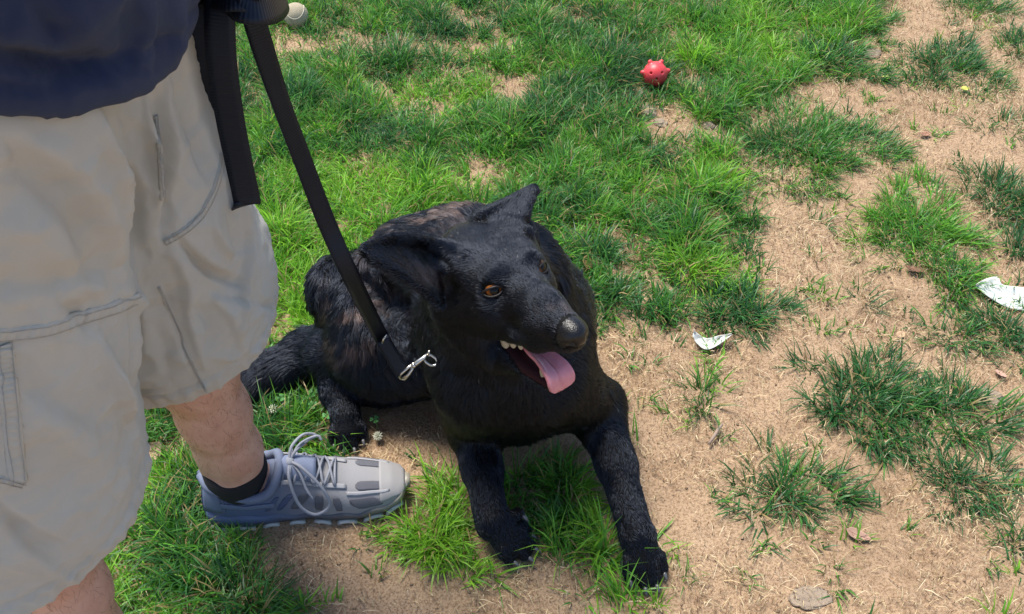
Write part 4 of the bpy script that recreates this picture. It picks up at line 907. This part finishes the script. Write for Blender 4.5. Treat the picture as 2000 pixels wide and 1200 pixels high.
# leaves and chips
def leaf(px, py, ln, wd, ang, col, label, tilt=0., curl=.3, z=.004, cat='leaf', name='dry_leaf', lobes=.0, stem=True, cup=.25):
    p = at(px, py); n, m = 13, 7; G = np.zeros((n, m, 3))
    for i in range(n):
        u = i / (n - 1); w_ = wd * (sin(pi * u ** .8) ** .75 + .02) * (1 + lobes * sin(u * 19)) / 2
        for j in range(m):
            v = -1 + 2 * j / (m - 1); G[i, j] = ((u - .5) * ln, v * w_, cup * w_ * v * v + curl * ln * (u - .5) ** 2 + .0006 * sin(i * 2 + j * 1.7))
    o = sheet(name, G, .0006, simple(name + '_skin', col, .75, var=.3, scale=120, bump=.6, bscale=400, bdist=.0008)); o.location = (p[0], p[1], gz(p) + z + .003); o.rotation_euler = (tilt, 0, ang); tag(o, label, cat)
    if stem: 
        me_ = bpy.data.objects.new('stalk', None); bpy.data.objects.remove(me_); tube('stalk', [(-ln / 2, 0, curl * ln * .25), (-ln * .62, .001, curl * ln * .3), (-ln * .75, .003, curl * ln * .2)], .0006, o.data.materials[0], o, 5); tube('midrib', [((u - .5) * ln, 0, curl * ln * (u - .5) ** 2 + .0005) for u in np.linspace(.02, .96, 9)], .0005, o.data.materials[0], o, 5)
    return o
leaf(291, 893, .052, .036, .9, (.42, .27, .19), 'curled pale brown leaf on the grass behind the near shorts leg', .35, .8, .010, lobes=.12)
leaf(1675, 1048, .036, .017, -.5, (.33, .20, .15), 'pinkish brown leaf lying on the bare earth at lower right', .15, .5)
leaf(1145, 528, .040, .024, 1.4, (.20, .135, .045), 'brown upright leaf in the grass right of the dog\'s back', .7, .3, .020)
leaf(1884, 177, .022, .014, .1, (.55, .55, .12), 'small yellow-green leaf at the foot of the grey-green tuft', .2, .2)
leaf(1728, 153, .022, .010, 2.9, (.60, .60, .20), 'tiny pale yellow leaf between the two upper right tufts', .1, .2)
leaf(1758, 657, .020, .013, .5, (.50, .33, .20), 'small tan leaf chip left of the small grass tuft', .2, .4, stem=False)
leaf(1955, 728, .022, .016, 2.2, (.45, .28, .21), 'small pinkish bark chip near the right edge', .3, .3, stem=False, name='bark_chip', cat='bark')
leaf(1500, 590, .022, .010, .3, (.52, .36, .21), 'tan leaf chip at the tip of the dark splayed tuft', .2, .3, stem=False)
leaf(1782, 535, .034, .022, 2.6, (.17, .085, .05), 'dark brown leaf tucked under the left of the dark hanging tuft', .3, .4)
leaf(1808, 262, .026, .014, .1, (.33, .17, .11), 'reddish brown leaf on the bare earth below the yellow leaf', .15, .3)
leaf(1150, 85, .026, .018, .4, (.30, .20, .14), 'dull brown leaf in the grass near the top', .3, .3, .012)
GR = simple('grey_clod', (.29, .225, .165), .95, var=.25, scale=90, bump=1., bscale=240, bdist=.003)
def clod(px, py, r, label, flat=.5, name='earth_clod', mat=GR, cat='clod', st=(1, 1)):
    p = at(px, py); bm = bmesh.new(); bmesh.ops.create_icosphere(bm, subdivisions=4, radius=r)
    V = np.array([v.co for v in bm.verts]); d = V / r; k = 1 + .20 * vnoise(d, 1.7, px * .001, 2) + .10 * vnoise(d, 5, py * .001, 3)
    for v, q in zip(bm.verts, V * k[:, None]): v.co = (q[0] * st[0], q[1] * st[1], q[2] * flat)
    me = bpy.data.meshes.new(name); bm.to_mesh(me); bm.free(); o = link(name, me, mat); o.location = (p[0], p[1], gz(p) + r * flat * .15); return tag(o, label, cat)
clod(1268, 215, .024, 'grey earth clod in the worn spot below the red ball', .45, st=(.8, 1.1)); clod(1290, 238, .014, 'small dark clod just right of the larger clod below the red ball', .5); clod(1385, 247, .014, 'little brown clod in the worn spot right of the clods', .5)
clod(1700, 100, .026, 'pale grey flat clod right of the blue-green splayed tuft', .28); clod(1940, 775, .022, 'grey flat clod right of the loose tuft', .35); clod(1585, 1165, .026, 'flat grey-brown crust of earth near the bottom', .16, st=(1.1, .6)); clod(1228, 268, .016, 'small clod at the lawn edge under the red ball', .5)
# stick
p = at(1397, 850); d = np.array([cos(.95), sin(.95), 0.]); tag(tube('stick', [p - d * .024 + np.array([0, 0, .003]), p - d * .008 + np.array([.0006, 0, .0045]), p + d * .010 + np.array([0, .0008, .004]), p + d * .024 + np.array([0, 0, .003])], [.0022, .0030, .0027, .0018], simple('grey_bark', (.30, .22, .17), .9, bump=.8, bscale=500), None, 8), 'short grey-brown stick on the bare earth right of the foreleg', 'stick')
# white clover heads and leaves
def clover(px, py, h, label):
    p = at(px, py); z0 = gz(p); r = empty('clover_flower', (p[0], p[1], z0)); tag(r, label, 'flower'); tube('stem', [(0, 0, 0), (.003, .001, h * .5), (.004, .0, h)], .0007, simple('clover_stem', (.10, .22, .05), .6), r, 5)
    for k in range(34):
        th = k * 2.4; el = math.acos(1 - 1.35 * (k + .5) / 34); d = np.array([sin(el) * cos(th), sin(el) * sin(th), cos(el)]); c0 = np.array([.004, 0, h]); tube('petal', [c0 + d * .002, c0 + d * .006, c0 + d * (.0095 - .002 * (el > 1.4))], [.0008, .0013, .0003], CLV, r, 5)
CLV = simple('clover_petal', (.62, .62, .48), .7, var=.15)
clover(535, 822, .030, 'white clover flower in the grass behind the shoe'); clover(735, 862, .012, 'tiny pale clover bud right of the hind paw')
CLL = simple('clover_leaf', (.055, .20, .045), .6, var=.15)
for (px, py, rr, lab) in ((612, 768, .008, 'three-part clover leaf left of the hind paw'), (612, 792, .008, 'clover leaf lying lower beside the hind paw'), (548, 778, .008, 'dark clover leaf just under the tail'), (640, 812, .008, 'clover leaf touching the hind paw'), (732, 820, .007, 'clover leaf in the small gap right of the hind leg')):
    p = at(px, py, z=.03); r = empty('clover_leaf', tuple(p)); tag(r, lab, 'clover', 'clover leaves by the hind paw')
    tube('stem', [(0, 0, -.034), (.002, 0, -.015), (0, 0, 0)], .0006, CLL, r, 5)
    for k in range(3):
        a = k * 2.094 + px; G = np.array([[((.001 + rr * u) * cos(a + v * .85 * (1 - .25 * u)), (.001 + rr * u) * sin(a + v * .85 * (1 - .25 * u)), .0012 * abs(v) + .001 * u) for v in np.linspace(-1, 1, 7)] for u in (0, .3, .6, .85, 1 - 0.0)]); G[-1, 3] *= .88; sheet('leaflet', G, .0004, CLL, r)
# ------------------------------------------------------------------ grass, dry straw and crumbs
def to_px(x, y):
    s = sqrt(.5); d = (y + CAM_H) * s; return 1000 + FPX * x / d, 600 + FPX * (CAM_H - y) * s / d
def in_poly(px, py, poly):
    c = np.zeros(len(px), bool); P = np.array(poly, float)
    for (x0, y0), (x1, y1) in zip(P, np.roll(P, -1, 0)):
        m = ((y0 > py) != (y1 > py)) & (px < (x1 - x0) * (py - y0) / (y1 - y0 + 1e-9) + x0); c ^= m
    return c
LAWN = [(-900, -500), (1760, -500), (1710, 60), (1640, 100), (1540, 180), (1460, 215), (1450, 300), (1450, 400), (1480, 470), (1495, 560), (1400, 615), (1290, 640), (1130, 590),
        (1060, 560), (900, 620), (870, 745), (800, 765), (700, 800), (690, 900), (560, 905), (470, 880), (300, 850), (290, 1000), (360, 1060), (430, 1130), (520, 1330), (-900, 1400)]
# clearings in the lawn: centre, radii in the photograph, strength
BARE = [(770, 92, 250, 24, .85), (555, 95, 45, 50, .75), (1000, 176, 50, 34, 1), (1305, 232, 55, 32, 1), (1390, 262, 70, 26, .95), (768, 862, 50, 50, 1), (1100, 25, 70, 18, .55), (930, 345, 70, 22, .6), (1360, 12, 60, 16, .8),
        (1240, 195, 40, 20, .5), (860, 320, 40, 22, .5), (310, 890, 35, 30, .8), (290, 960, 30, 40, .6), (1480, 225, 40, 30, .9), (1160, 640, 60, 40, .9), (1050, 470, 40, 30, .7), (1110, 540, 35, 30, .7), (640, 190, 40, 20, .4), (1210, 390, 40, 20, .5)]
# patches outside the lawn that still run into one another
PATCH = [(1020, 905, 150, 60, 1, .1), (745, 775, 95, 45, .9, .4), (610, 830, 90, 60, 1, .3), (855, 1010, 120, 95, 1, .5), (920, 1095, 60, 45, .8, .4), (1085, 985, 110, 105, .9, .25), (1175, 1060, 45, 90, .8, .1), (400, 1110, 120, 90, 1, .05), (340, 980, 60, 110, .9, .1), (470, 1190, 130, 60, 1, .2), (1230, 1175, 70, 22, .6, .3),
         (620, 1190, 60, 30, .3, .2), (760, 940, 30, 25, .7, .4), (1170, 580, 60, 70, .9, .1), (1800, 470, 30, 30, .2, .3), (1280, 1040, 14, 40, .5, .2), (1230, 690, 25, 25, .35, .1)]
# tufts standing alone on the bare earth: centre, radii, density, brightness, splay, words
TUFTS = [(1560, 285, 165, 95, 1.0, .12, .5, 'broad dark green grass tuft beside the bare strip right of the red ball'),
         (1625, 118, 92, 42, 1.0, .05, .9, 'blue-green grass tuft with splayed rim near the top right'),
         (1845, 135, 115, 58, .75, .0, .9, 'grey-green spreading grass tuft above the small yellow leaf'),
         (1665, 45, 75, 45, 1.0, .15, .6, 'green grass tuft at the top edge where the lawn ends'),
         (1900, 15, 62, 26, .9, .0, .8, 'dark grass tuft cut by the top edge near the right corner'),
         (1795, 455, 120, 105, 1.0, .30, .45, 'large bright green grass tuft above the bigger white scrap'),
         (1855, 550, 60, 48, .85, .05, .7, 'dark grass tuft hanging below the large bright green tuft'),
         (1955, 385, 75, 62, .8, -.15, .7, 'thin upright grass tuft at the right edge above the bigger scrap'),
         (1440, 612, 100, 46, 1.0, -.1, .9, 'dark splayed grass tuft just above the small white scrap'),
         (1690, 775, 125, 88, 1.0, -.1, .55, 'thick dark green grass tuft in the middle of the right-hand earth'),
         (1850, 800, 120, 66, .8, -.05, .6, 'loose green grass tuft right of the thick dark tuft'),
         (1880, 930, 100, 72, .95, -.2, .7, 'very dark grass tuft near the right edge below the loose tuft'),
         (1535, 960, 130, 82, .62, -.05, 1.25, 'flat star-shaped sparse grass tuft above the pink-brown leaf'),
         (1370, 770, 46, 52, .35, .0, .5, 'thin wispy grass tuft below the small white scrap'),
         (1870, 645, 62, 40, .6, -.05, .7, 'small grass tuft between the scrap and the thick tuft'),
         (1965, 650, 50, 62, .95, -.15, .6, 'dark grass tuft at the right edge below the bigger scrap'),
         (1985, 1060, 40, 90, .6, -.1, .8, 'grass tuft cut by the right edge near the bottom corner'),
         (1955, 250, 70, 34, .4, -.1, 1.2, 'sprawling thin grass tuft at the right edge below the yellow leaf'),
         (1990, 95, 45, 40, .7, -.1, .9, 'grass tuft cut by the right edge above the sprawling tuft'),
         (1420, 395, 20, 16, .3, .1, .6, 'tiny grass tuft on the bare strip beside the lawn'),
         (1680, 590, 14, 34, .3, -.2, .2, 'few thin dark upright blades on the middle of the bare strip'),
         (1985, 490, 40, 45, .7, -.15, .6, 'dark grass tuft at the right edge just above the bigger scrap')]
BRIGHT = [(740, 375, 130, 60, .55), (905, 205, 80, 45, .5), (870, 1060, 90, 60, .4), (620, 590, 100, 110, .3), (950, 380, 70, 30, .35), (1320, 560, 60, 60, .1), (1500, 130, 90, 50, .2), (700, 470, 60, 40, .25), (1390, 330, 60, 60, .2), (560, 450, 60, 90, .15)]
DULL = [(740, 280, 90, 60, .35), (1290, 600, 160, 80, .30), (1000, 240, 120, 50, .2), (1230, 430, 120, 50, .15), (1000, 60, 300, 60, .1), (400, 1110, 120, 90, .25), (1250, 120, 120, 80, .15)]
def field(x, y):
    """density of the lawn and brightness of its green at ground points"""
    px, py = to_px(x, y)
    wob = 28 * vnoise(np.stack([x, y], 1), 9, .7, 3); wob2 = 22 * vnoise(np.stack([x, y], 1), 9, .8, 3)
    d = in_poly(px + wob, py + wob2, LAWN).astype(float)
    nz = vnoise(np.stack([x, y], 1), 7, .15, 3)
    d *= np.clip(.80 + .55 * nz, .12, 1)
    br = .10 + .22 * vnoise(np.stack([x, y], 1), 4.5, .35, 3)
    for cx, cy, rx, ry, s_ in BARE:
        q = ((px - cx + wob * .6) / rx) ** 2 + ((py - cy + wob2 * .4) / ry) ** 2; d *= 1 - s_ * np.clip(1.5 - q, 0, 1)
    for cx, cy, rx, ry, s_, b_ in PATCH:
        q = ((px - cx + wob * .8) / rx) ** 2 + ((py - cy + wob2 * .8) / ry) ** 2; k = np.clip((1.15 - q) * 2.2, 0, 1) * s_; br = np.where(k > d, b_ + .5 * (br - .1), br); d = np.maximum(d, k)
    for cx, cy, rx, ry, s_ in BRIGHT: br = br + s_ * np.exp(-((px - cx) / rx) ** 2 - ((py - cy) / ry) ** 2)
    for cx, cy, rx, ry, s_ in DULL: br = br - s_ * np.exp(-((px - cx) / rx) ** 2 - ((py - cy) / ry) ** 2)
    d = np.maximum(d, .018 + .03 * np.clip(nz, 0, 1))
    return d, br
FOOT = [(HEELL + TL * .156, TL, .170, .056), (HEELR + TR * .156, TR, .170, .056)]   # feet press the grass flat
def blocked(x, y):
    b = np.zeros(len(x), bool)
    for z in (.008, .02, .035, .05, .07): b |= DOG.sample(np.stack([x, y, np.full(len(x), z)], 1)) < .004
    for c, d, hl_, hw in FOOT:
        u = (x - c[0]) * d[0] + (y - c[1]) * d[1]; v = -(x - c[0]) * d[1] + (y - c[1]) * d[0]
        b |= (u / hl_) ** 4 + (v / hw) ** 4 < 1
    return b
def blades(x, y, ang, lean, length, width, col, curl):
    """numpy arrays, one entry per blade -> verts, tris, vertex colours"""
    n = len(x); z0 = ground_h(x, y) - .006; d = np.stack([np.cos(ang), np.sin(ang), np.zeros(n)], 1); tw = ang + rng.normal(size=n) * .8
    s_ = np.stack([-np.sin(tw), np.cos(tw), np.zeros(n)], 1)
    V = np.zeros((n, 7, 3)); prof = [1.0, .92, .66, 0]; a = lean.copy(); p = np.stack([x, y, z0], 1)
    for i in range(4):
        hw = (width * prof[i] / 2)[:, None]
        if i < 3: V[:, 2 * i] = p - s_ * hw; V[:, 2 * i + 1] = p + s_ * hw
        else: V[:, 6] = p
        st = length * (.30, .36, .34, 0)[i]
        p = p + d * (np.sin(a) * st)[:, None] + np.array([0, 0, 1.]) * (np.cos(a) * st)[:, None]; a = a + curl
        p[:, 2] = np.maximum(p[:, 2], z0 + .008)
    T = np.array([(0, 1, 3), (0, 3, 2), (2, 3, 5), (2, 5, 4), (4, 5, 6)])
    F = (np.arange(n)[:, None, None] * 7 + T[None]).reshape(-1, 3)
    return V.reshape(-1, 3), F, np.repeat(col, 7, 0)
def green(br, n):
    """blade colours from a brightness about -.3 .. .7"""
    br = br + rng.normal(size=n) * .13
    a = np.array([.036, .125, .038]); b = np.array([.088, .270, .030]); c = np.array([.205, .420, .034])
    t = np.clip(br * 1.35 + .28, 0, 1)[:, None]
    col = np.where(t < .5, a + (b - a) * t * 2, b + (c - b) * (t - .5) * 2) * (.70 + .75 * rng.random((n, 1)) ** 1.5)
    dry = rng.random(n) < .085
    col[dry] = np.array([.36, .27, .12]) * (.6 + .7 * rng.random((dry.sum(), 1)))
    return col
gm = N('grass_blade'); gm.set(Roughness=.42, Specular_IOR_Level=.42); gc = gm.attr(); gm.col(gc)
tr = gm.n('BsdfTranslucent'); hs = gm.n('HueSaturation'); hs.inputs['Value'].default_value = 1.5; gm.l(gc, hs.inputs['Color']); gm.l(hs.outputs[0], tr.inputs['Color'])
ms = gm.n('MixShader'); ms.inputs[0].default_value = .40; gm.l(gm.b.outputs[0], ms.inputs[1]); gm.l(tr.outputs[0], ms.inputs[2]); gm.l(ms.outputs[0], gm.out.inputs[0])
def add_blades(name, parts, mat):
    V = np.concatenate([p[0] for p in parts]); off = np.cumsum([0] + [len(p[0]) for p in parts[:-1]])
    F = np.concatenate([p[1] + o for p, o in zip(parts, off)]); K = np.concatenate([p[2] for p in parts])
    o = mesh_np(name, V, F, mat, smooth=False); col_attr(o.data, K); return o
def tufted(cx, cy, cb, nb, spread, lean0, lean1, l0, l1):
    """each centre sends up nb blades leaning outwards"""
    n = len(cx) * nb; c = np.repeat(np.arange(len(cx)), nb); r_ = spread * np.sqrt(rng.random(n)); th = rng.random(n) * 2 * pi
    x = cx[c] + r_ * np.cos(th); y = cy[c] + r_ * np.sin(th)
    ang = th + rng.normal(size=n) * .7 ; lean = lean0 + (lean1 - lean0) * rng.random(n) ** 1.2
    return x, y, ang, lean, (l0 + (l1 - l0) * rng.random(n)) , cb[c]
# the lawn
NC = 66000
cx = -1.75 + 3.5 * rng.random(NC); cy = .42 + 2.35 * rng.random(NC)
dn_, br_ = field(cx, cy); px_, py_ = to_px(cx, cy); k_ = (rng.random(NC) < dn_) & (px_ > -260) & (px_ < 2260) & (py_ > -140)
cx, cy, br_, dn_ = cx[k_], cy[k_], br_[k_], dn_[k_]
# clumps about a hand wide: blades of one clump share a tone and lean out from its heart
GS = .062; rk = np.random.default_rng(5); KX = rk.random((80, 60)); KY = rk.random((80, 60)); KB = rk.normal(size=(80, 60)); KL = rk.random((80, 60)); KD = rk.random((80, 60))
gi = ((cx + 2) / GS).astype(int); gj = (cy / GS).astype(int); bd = np.full(len(cx), 9.); bi = np.zeros(len(cx), int); bj = bi.copy(); hx = cx * 0; hy = cx * 0
for di in (-1, 0, 1):
    for dj in (-1, 0, 1):
        I, J = np.clip(gi + di, 0, 79), np.clip(gj + dj, 0, 59); qx = (I + KX[I, J]) * GS - 2; qy = (J + KY[I, J]) * GS; d = np.hypot(qx - cx, qy - cy); m_ = d < bd
        bd = np.where(m_, d, bd); bi = np.where(m_, I, bi); bj = np.where(m_, J, bj); hx = np.where(m_, qx, hx); hy = np.where(m_, qy, hy)
keepc = rng.random(len(cx)) < np.clip(1.25 - .55 * KD[bi, bj] ** 2 - (bd / GS) * .55, .25, 1)
cx, cy, br_, dn_, bd, bi, bj, hx, hy = (q[keepc] for q in (cx, cy, br_, dn_, bd, bi, bj, hx, hy))
br_ = br_ + .17 * KB[bi, bj]
x, y, ang, lean, ln, cb = tufted(cx, cy, br_, 10, .014, .12, 1.0, .034, .078)
r10 = lambda q: np.repeat(q, 10)
oa = np.arctan2(y - r10(hy), x - r10(hx)); ang = np.where(rng.random(len(x)) < .62, oa + rng.normal(size=len(x)) * .6, ang); lean = lean * (.45 + 1.0 * np.clip(r10(bd) / GS * 1.5, 0, 1.1)); ln = ln * (.72 + .5 * r10(KL[bi, bj]))
ln = ln * np.repeat(np.clip(.50 + .55 * dn_, .5, 1.05), 10) * (1 + .25 * vnoise(np.stack([x, y], 1), 6, .66, 2))
ok = ~blocked(x, y); x, y, ang, lean, ln, cb = (q[ok] for q in (x, y, ang, lean, ln, cb))
n = len(x); wd = .0018 + .0024 * rng.random(n) ** 1.3
tag(add_blades('grass', [blades(x, y, ang, lean, ln, wd, green(cb, n), .15 + .5 * rng.random(n))], gm.m), 'dense green lawn grass with thin worn spots around the dog', 'grass', kind='stuff')
# tufts on the bare earth, each a thing of its own
for cx_, cy_, rx, ry, de, b_, sp, words in TUFTS:
    c0 = at(cx_, cy_); wx = rx * (at(cx_ + 1, cy_)[0] - c0[0]); wy = ry * abs(at(cx_, cy_ - 1)[1] - c0[1])
    nc = max(3, int(de * 2700 * wx * wy * pi)); r_ = rng.random(nc) ** .55 * 1.15; th = rng.random(nc) * 2 * pi
    r_ = r_ * (1 + .25 * np.sin(3 * th + cx_) + .15 * np.sin(5 * th + cy_)) * .80
    tx = c0[0] + r_ * np.cos(th) * wx; ty = c0[1] + r_ * np.sin(th) * wy
    x, y, ang, lean, ln, cb = tufted(tx, ty, np.full(nc, float(b_) - (.14 if b_ < .4 else 0)), 13, .013, .15, .75 + .45 * sp, .030, .068)
    out_ = np.arctan2((y - c0[1]) / wy, (x - c0[0]) / wx); er_ = np.hypot((x - c0[0]) / wx, (y - c0[1]) / wy)
    ang = np.where(rng.random(len(x)) < .35 + .4 * er_, out_ + rng.normal(size=len(x)) * .5, ang); lean = lean * (.5 + .9 * np.clip(er_, 0, 1.1) * (.6 + .5 * sp))
    cb = cb + .12 * vnoise(np.stack([x, y], 1), 12, .77, 2); n = len(x)
    o = add_blades('grass_tuft', [blades(x - c0[0], y - c0[1], ang, lean, ln, .0018 + .0022 * rng.random(n), green(cb, n), .2 + .5 * rng.random(n))], gm.m)
    o.location = (c0[0], c0[1], 0); tag(o, words, 'grass tuft', 'grass tufts on the bare earth')
# dry straw lying flat, thick in the worn patches
NS = 260000
x = -1.6 + 3.2 * rng.random(NS); y = .45 + 2.2 * rng.random(NS); d_, _ = field(x, y)
pz = vnoise(np.stack([x, y], 1), 8, .21, 3)
k_ = (rng.random(NS) < np.clip((.85 - .55 * d_) * (.62 + .85 * pz), .16, 1)) & ~blocked(x, y)
x, y = x[k_], y[k_]; n = len(x)
cs = np.array([.54, .42, .24]) * (.55 + .65 * rng.random((n, 1))); m_ = rng.random(n) < .42; cs[m_] = np.array([.26, .155, .085]) * (.6 + .6 * rng.random((m_.sum(), 1))); m_ = rng.random(n) < .14; cs[m_] = (.66, .55, .36)
ln = .004 + .028 * rng.random(n) ** 3.2
sm = N('straw').set(Roughness=.7, Specular_IOR_Level=.3); sm.col(sm.attr())
st = blades(x, y, rng.random(n) * 6.28, 1.50 + .07 * rng.normal(size=n).clip(-1.5, 1), ln, .0005 + .0009 * rng.random(n), cs, rng.normal(size=n) * .08)
st[0][:, 2] += .0035
tag(add_blades('straw', [st], sm.m), 'dry straw and cut grass strewn over the bare earth', 'straw', kind='stuff')
# crumbs of earth
NCR = 9000
x = -1.5 + 3 * rng.random(NCR); y = .5 + 2.1 * rng.random(NCR); d_, _ = field(x, y); k_ = (d_ < .5) & ~blocked(x, y); x, y = x[k_], y[k_]; n = len(x)
oct_ = np.array([(1, 0, 0), (-1, 0, 0), (0, 1, 0), (0, -1, 0), (0, 0, 1), (0, 0, -1)], float); ft = np.array([(0, 2, 4), (2, 1, 4), (1, 3, 4), (3, 0, 4), (2, 0, 5), (1, 2, 5), (3, 1, 5), (0, 3, 5)])
r_ = .0008 + .0028 * rng.random(n) ** 4
V = oct_[None] * r_[:, None, None] * (.7 + .6 * rng.random((n, 6, 1))); th = rng.random(n) * 6.28
V = np.stack([V[..., 0] * np.cos(th)[:, None] - V[..., 1] * np.sin(th)[:, None], V[..., 0] * np.sin(th)[:, None] + V[..., 1] * np.cos(th)[:, None], V[..., 2] * .7], 2)
V += np.stack([x, y, ground_h(x, y) - .004 + r_ * .4], 1)[:, None]
o = mesh_np('soil_crumbs', V.reshape(-1, 3), (np.arange(n)[:, None, None] * 6 + ft[None]).reshape(-1, 3), g.m, smooth=False); tag(o, 'small crumbs of dry earth on the bare ground', 'soil', kind='stuff')
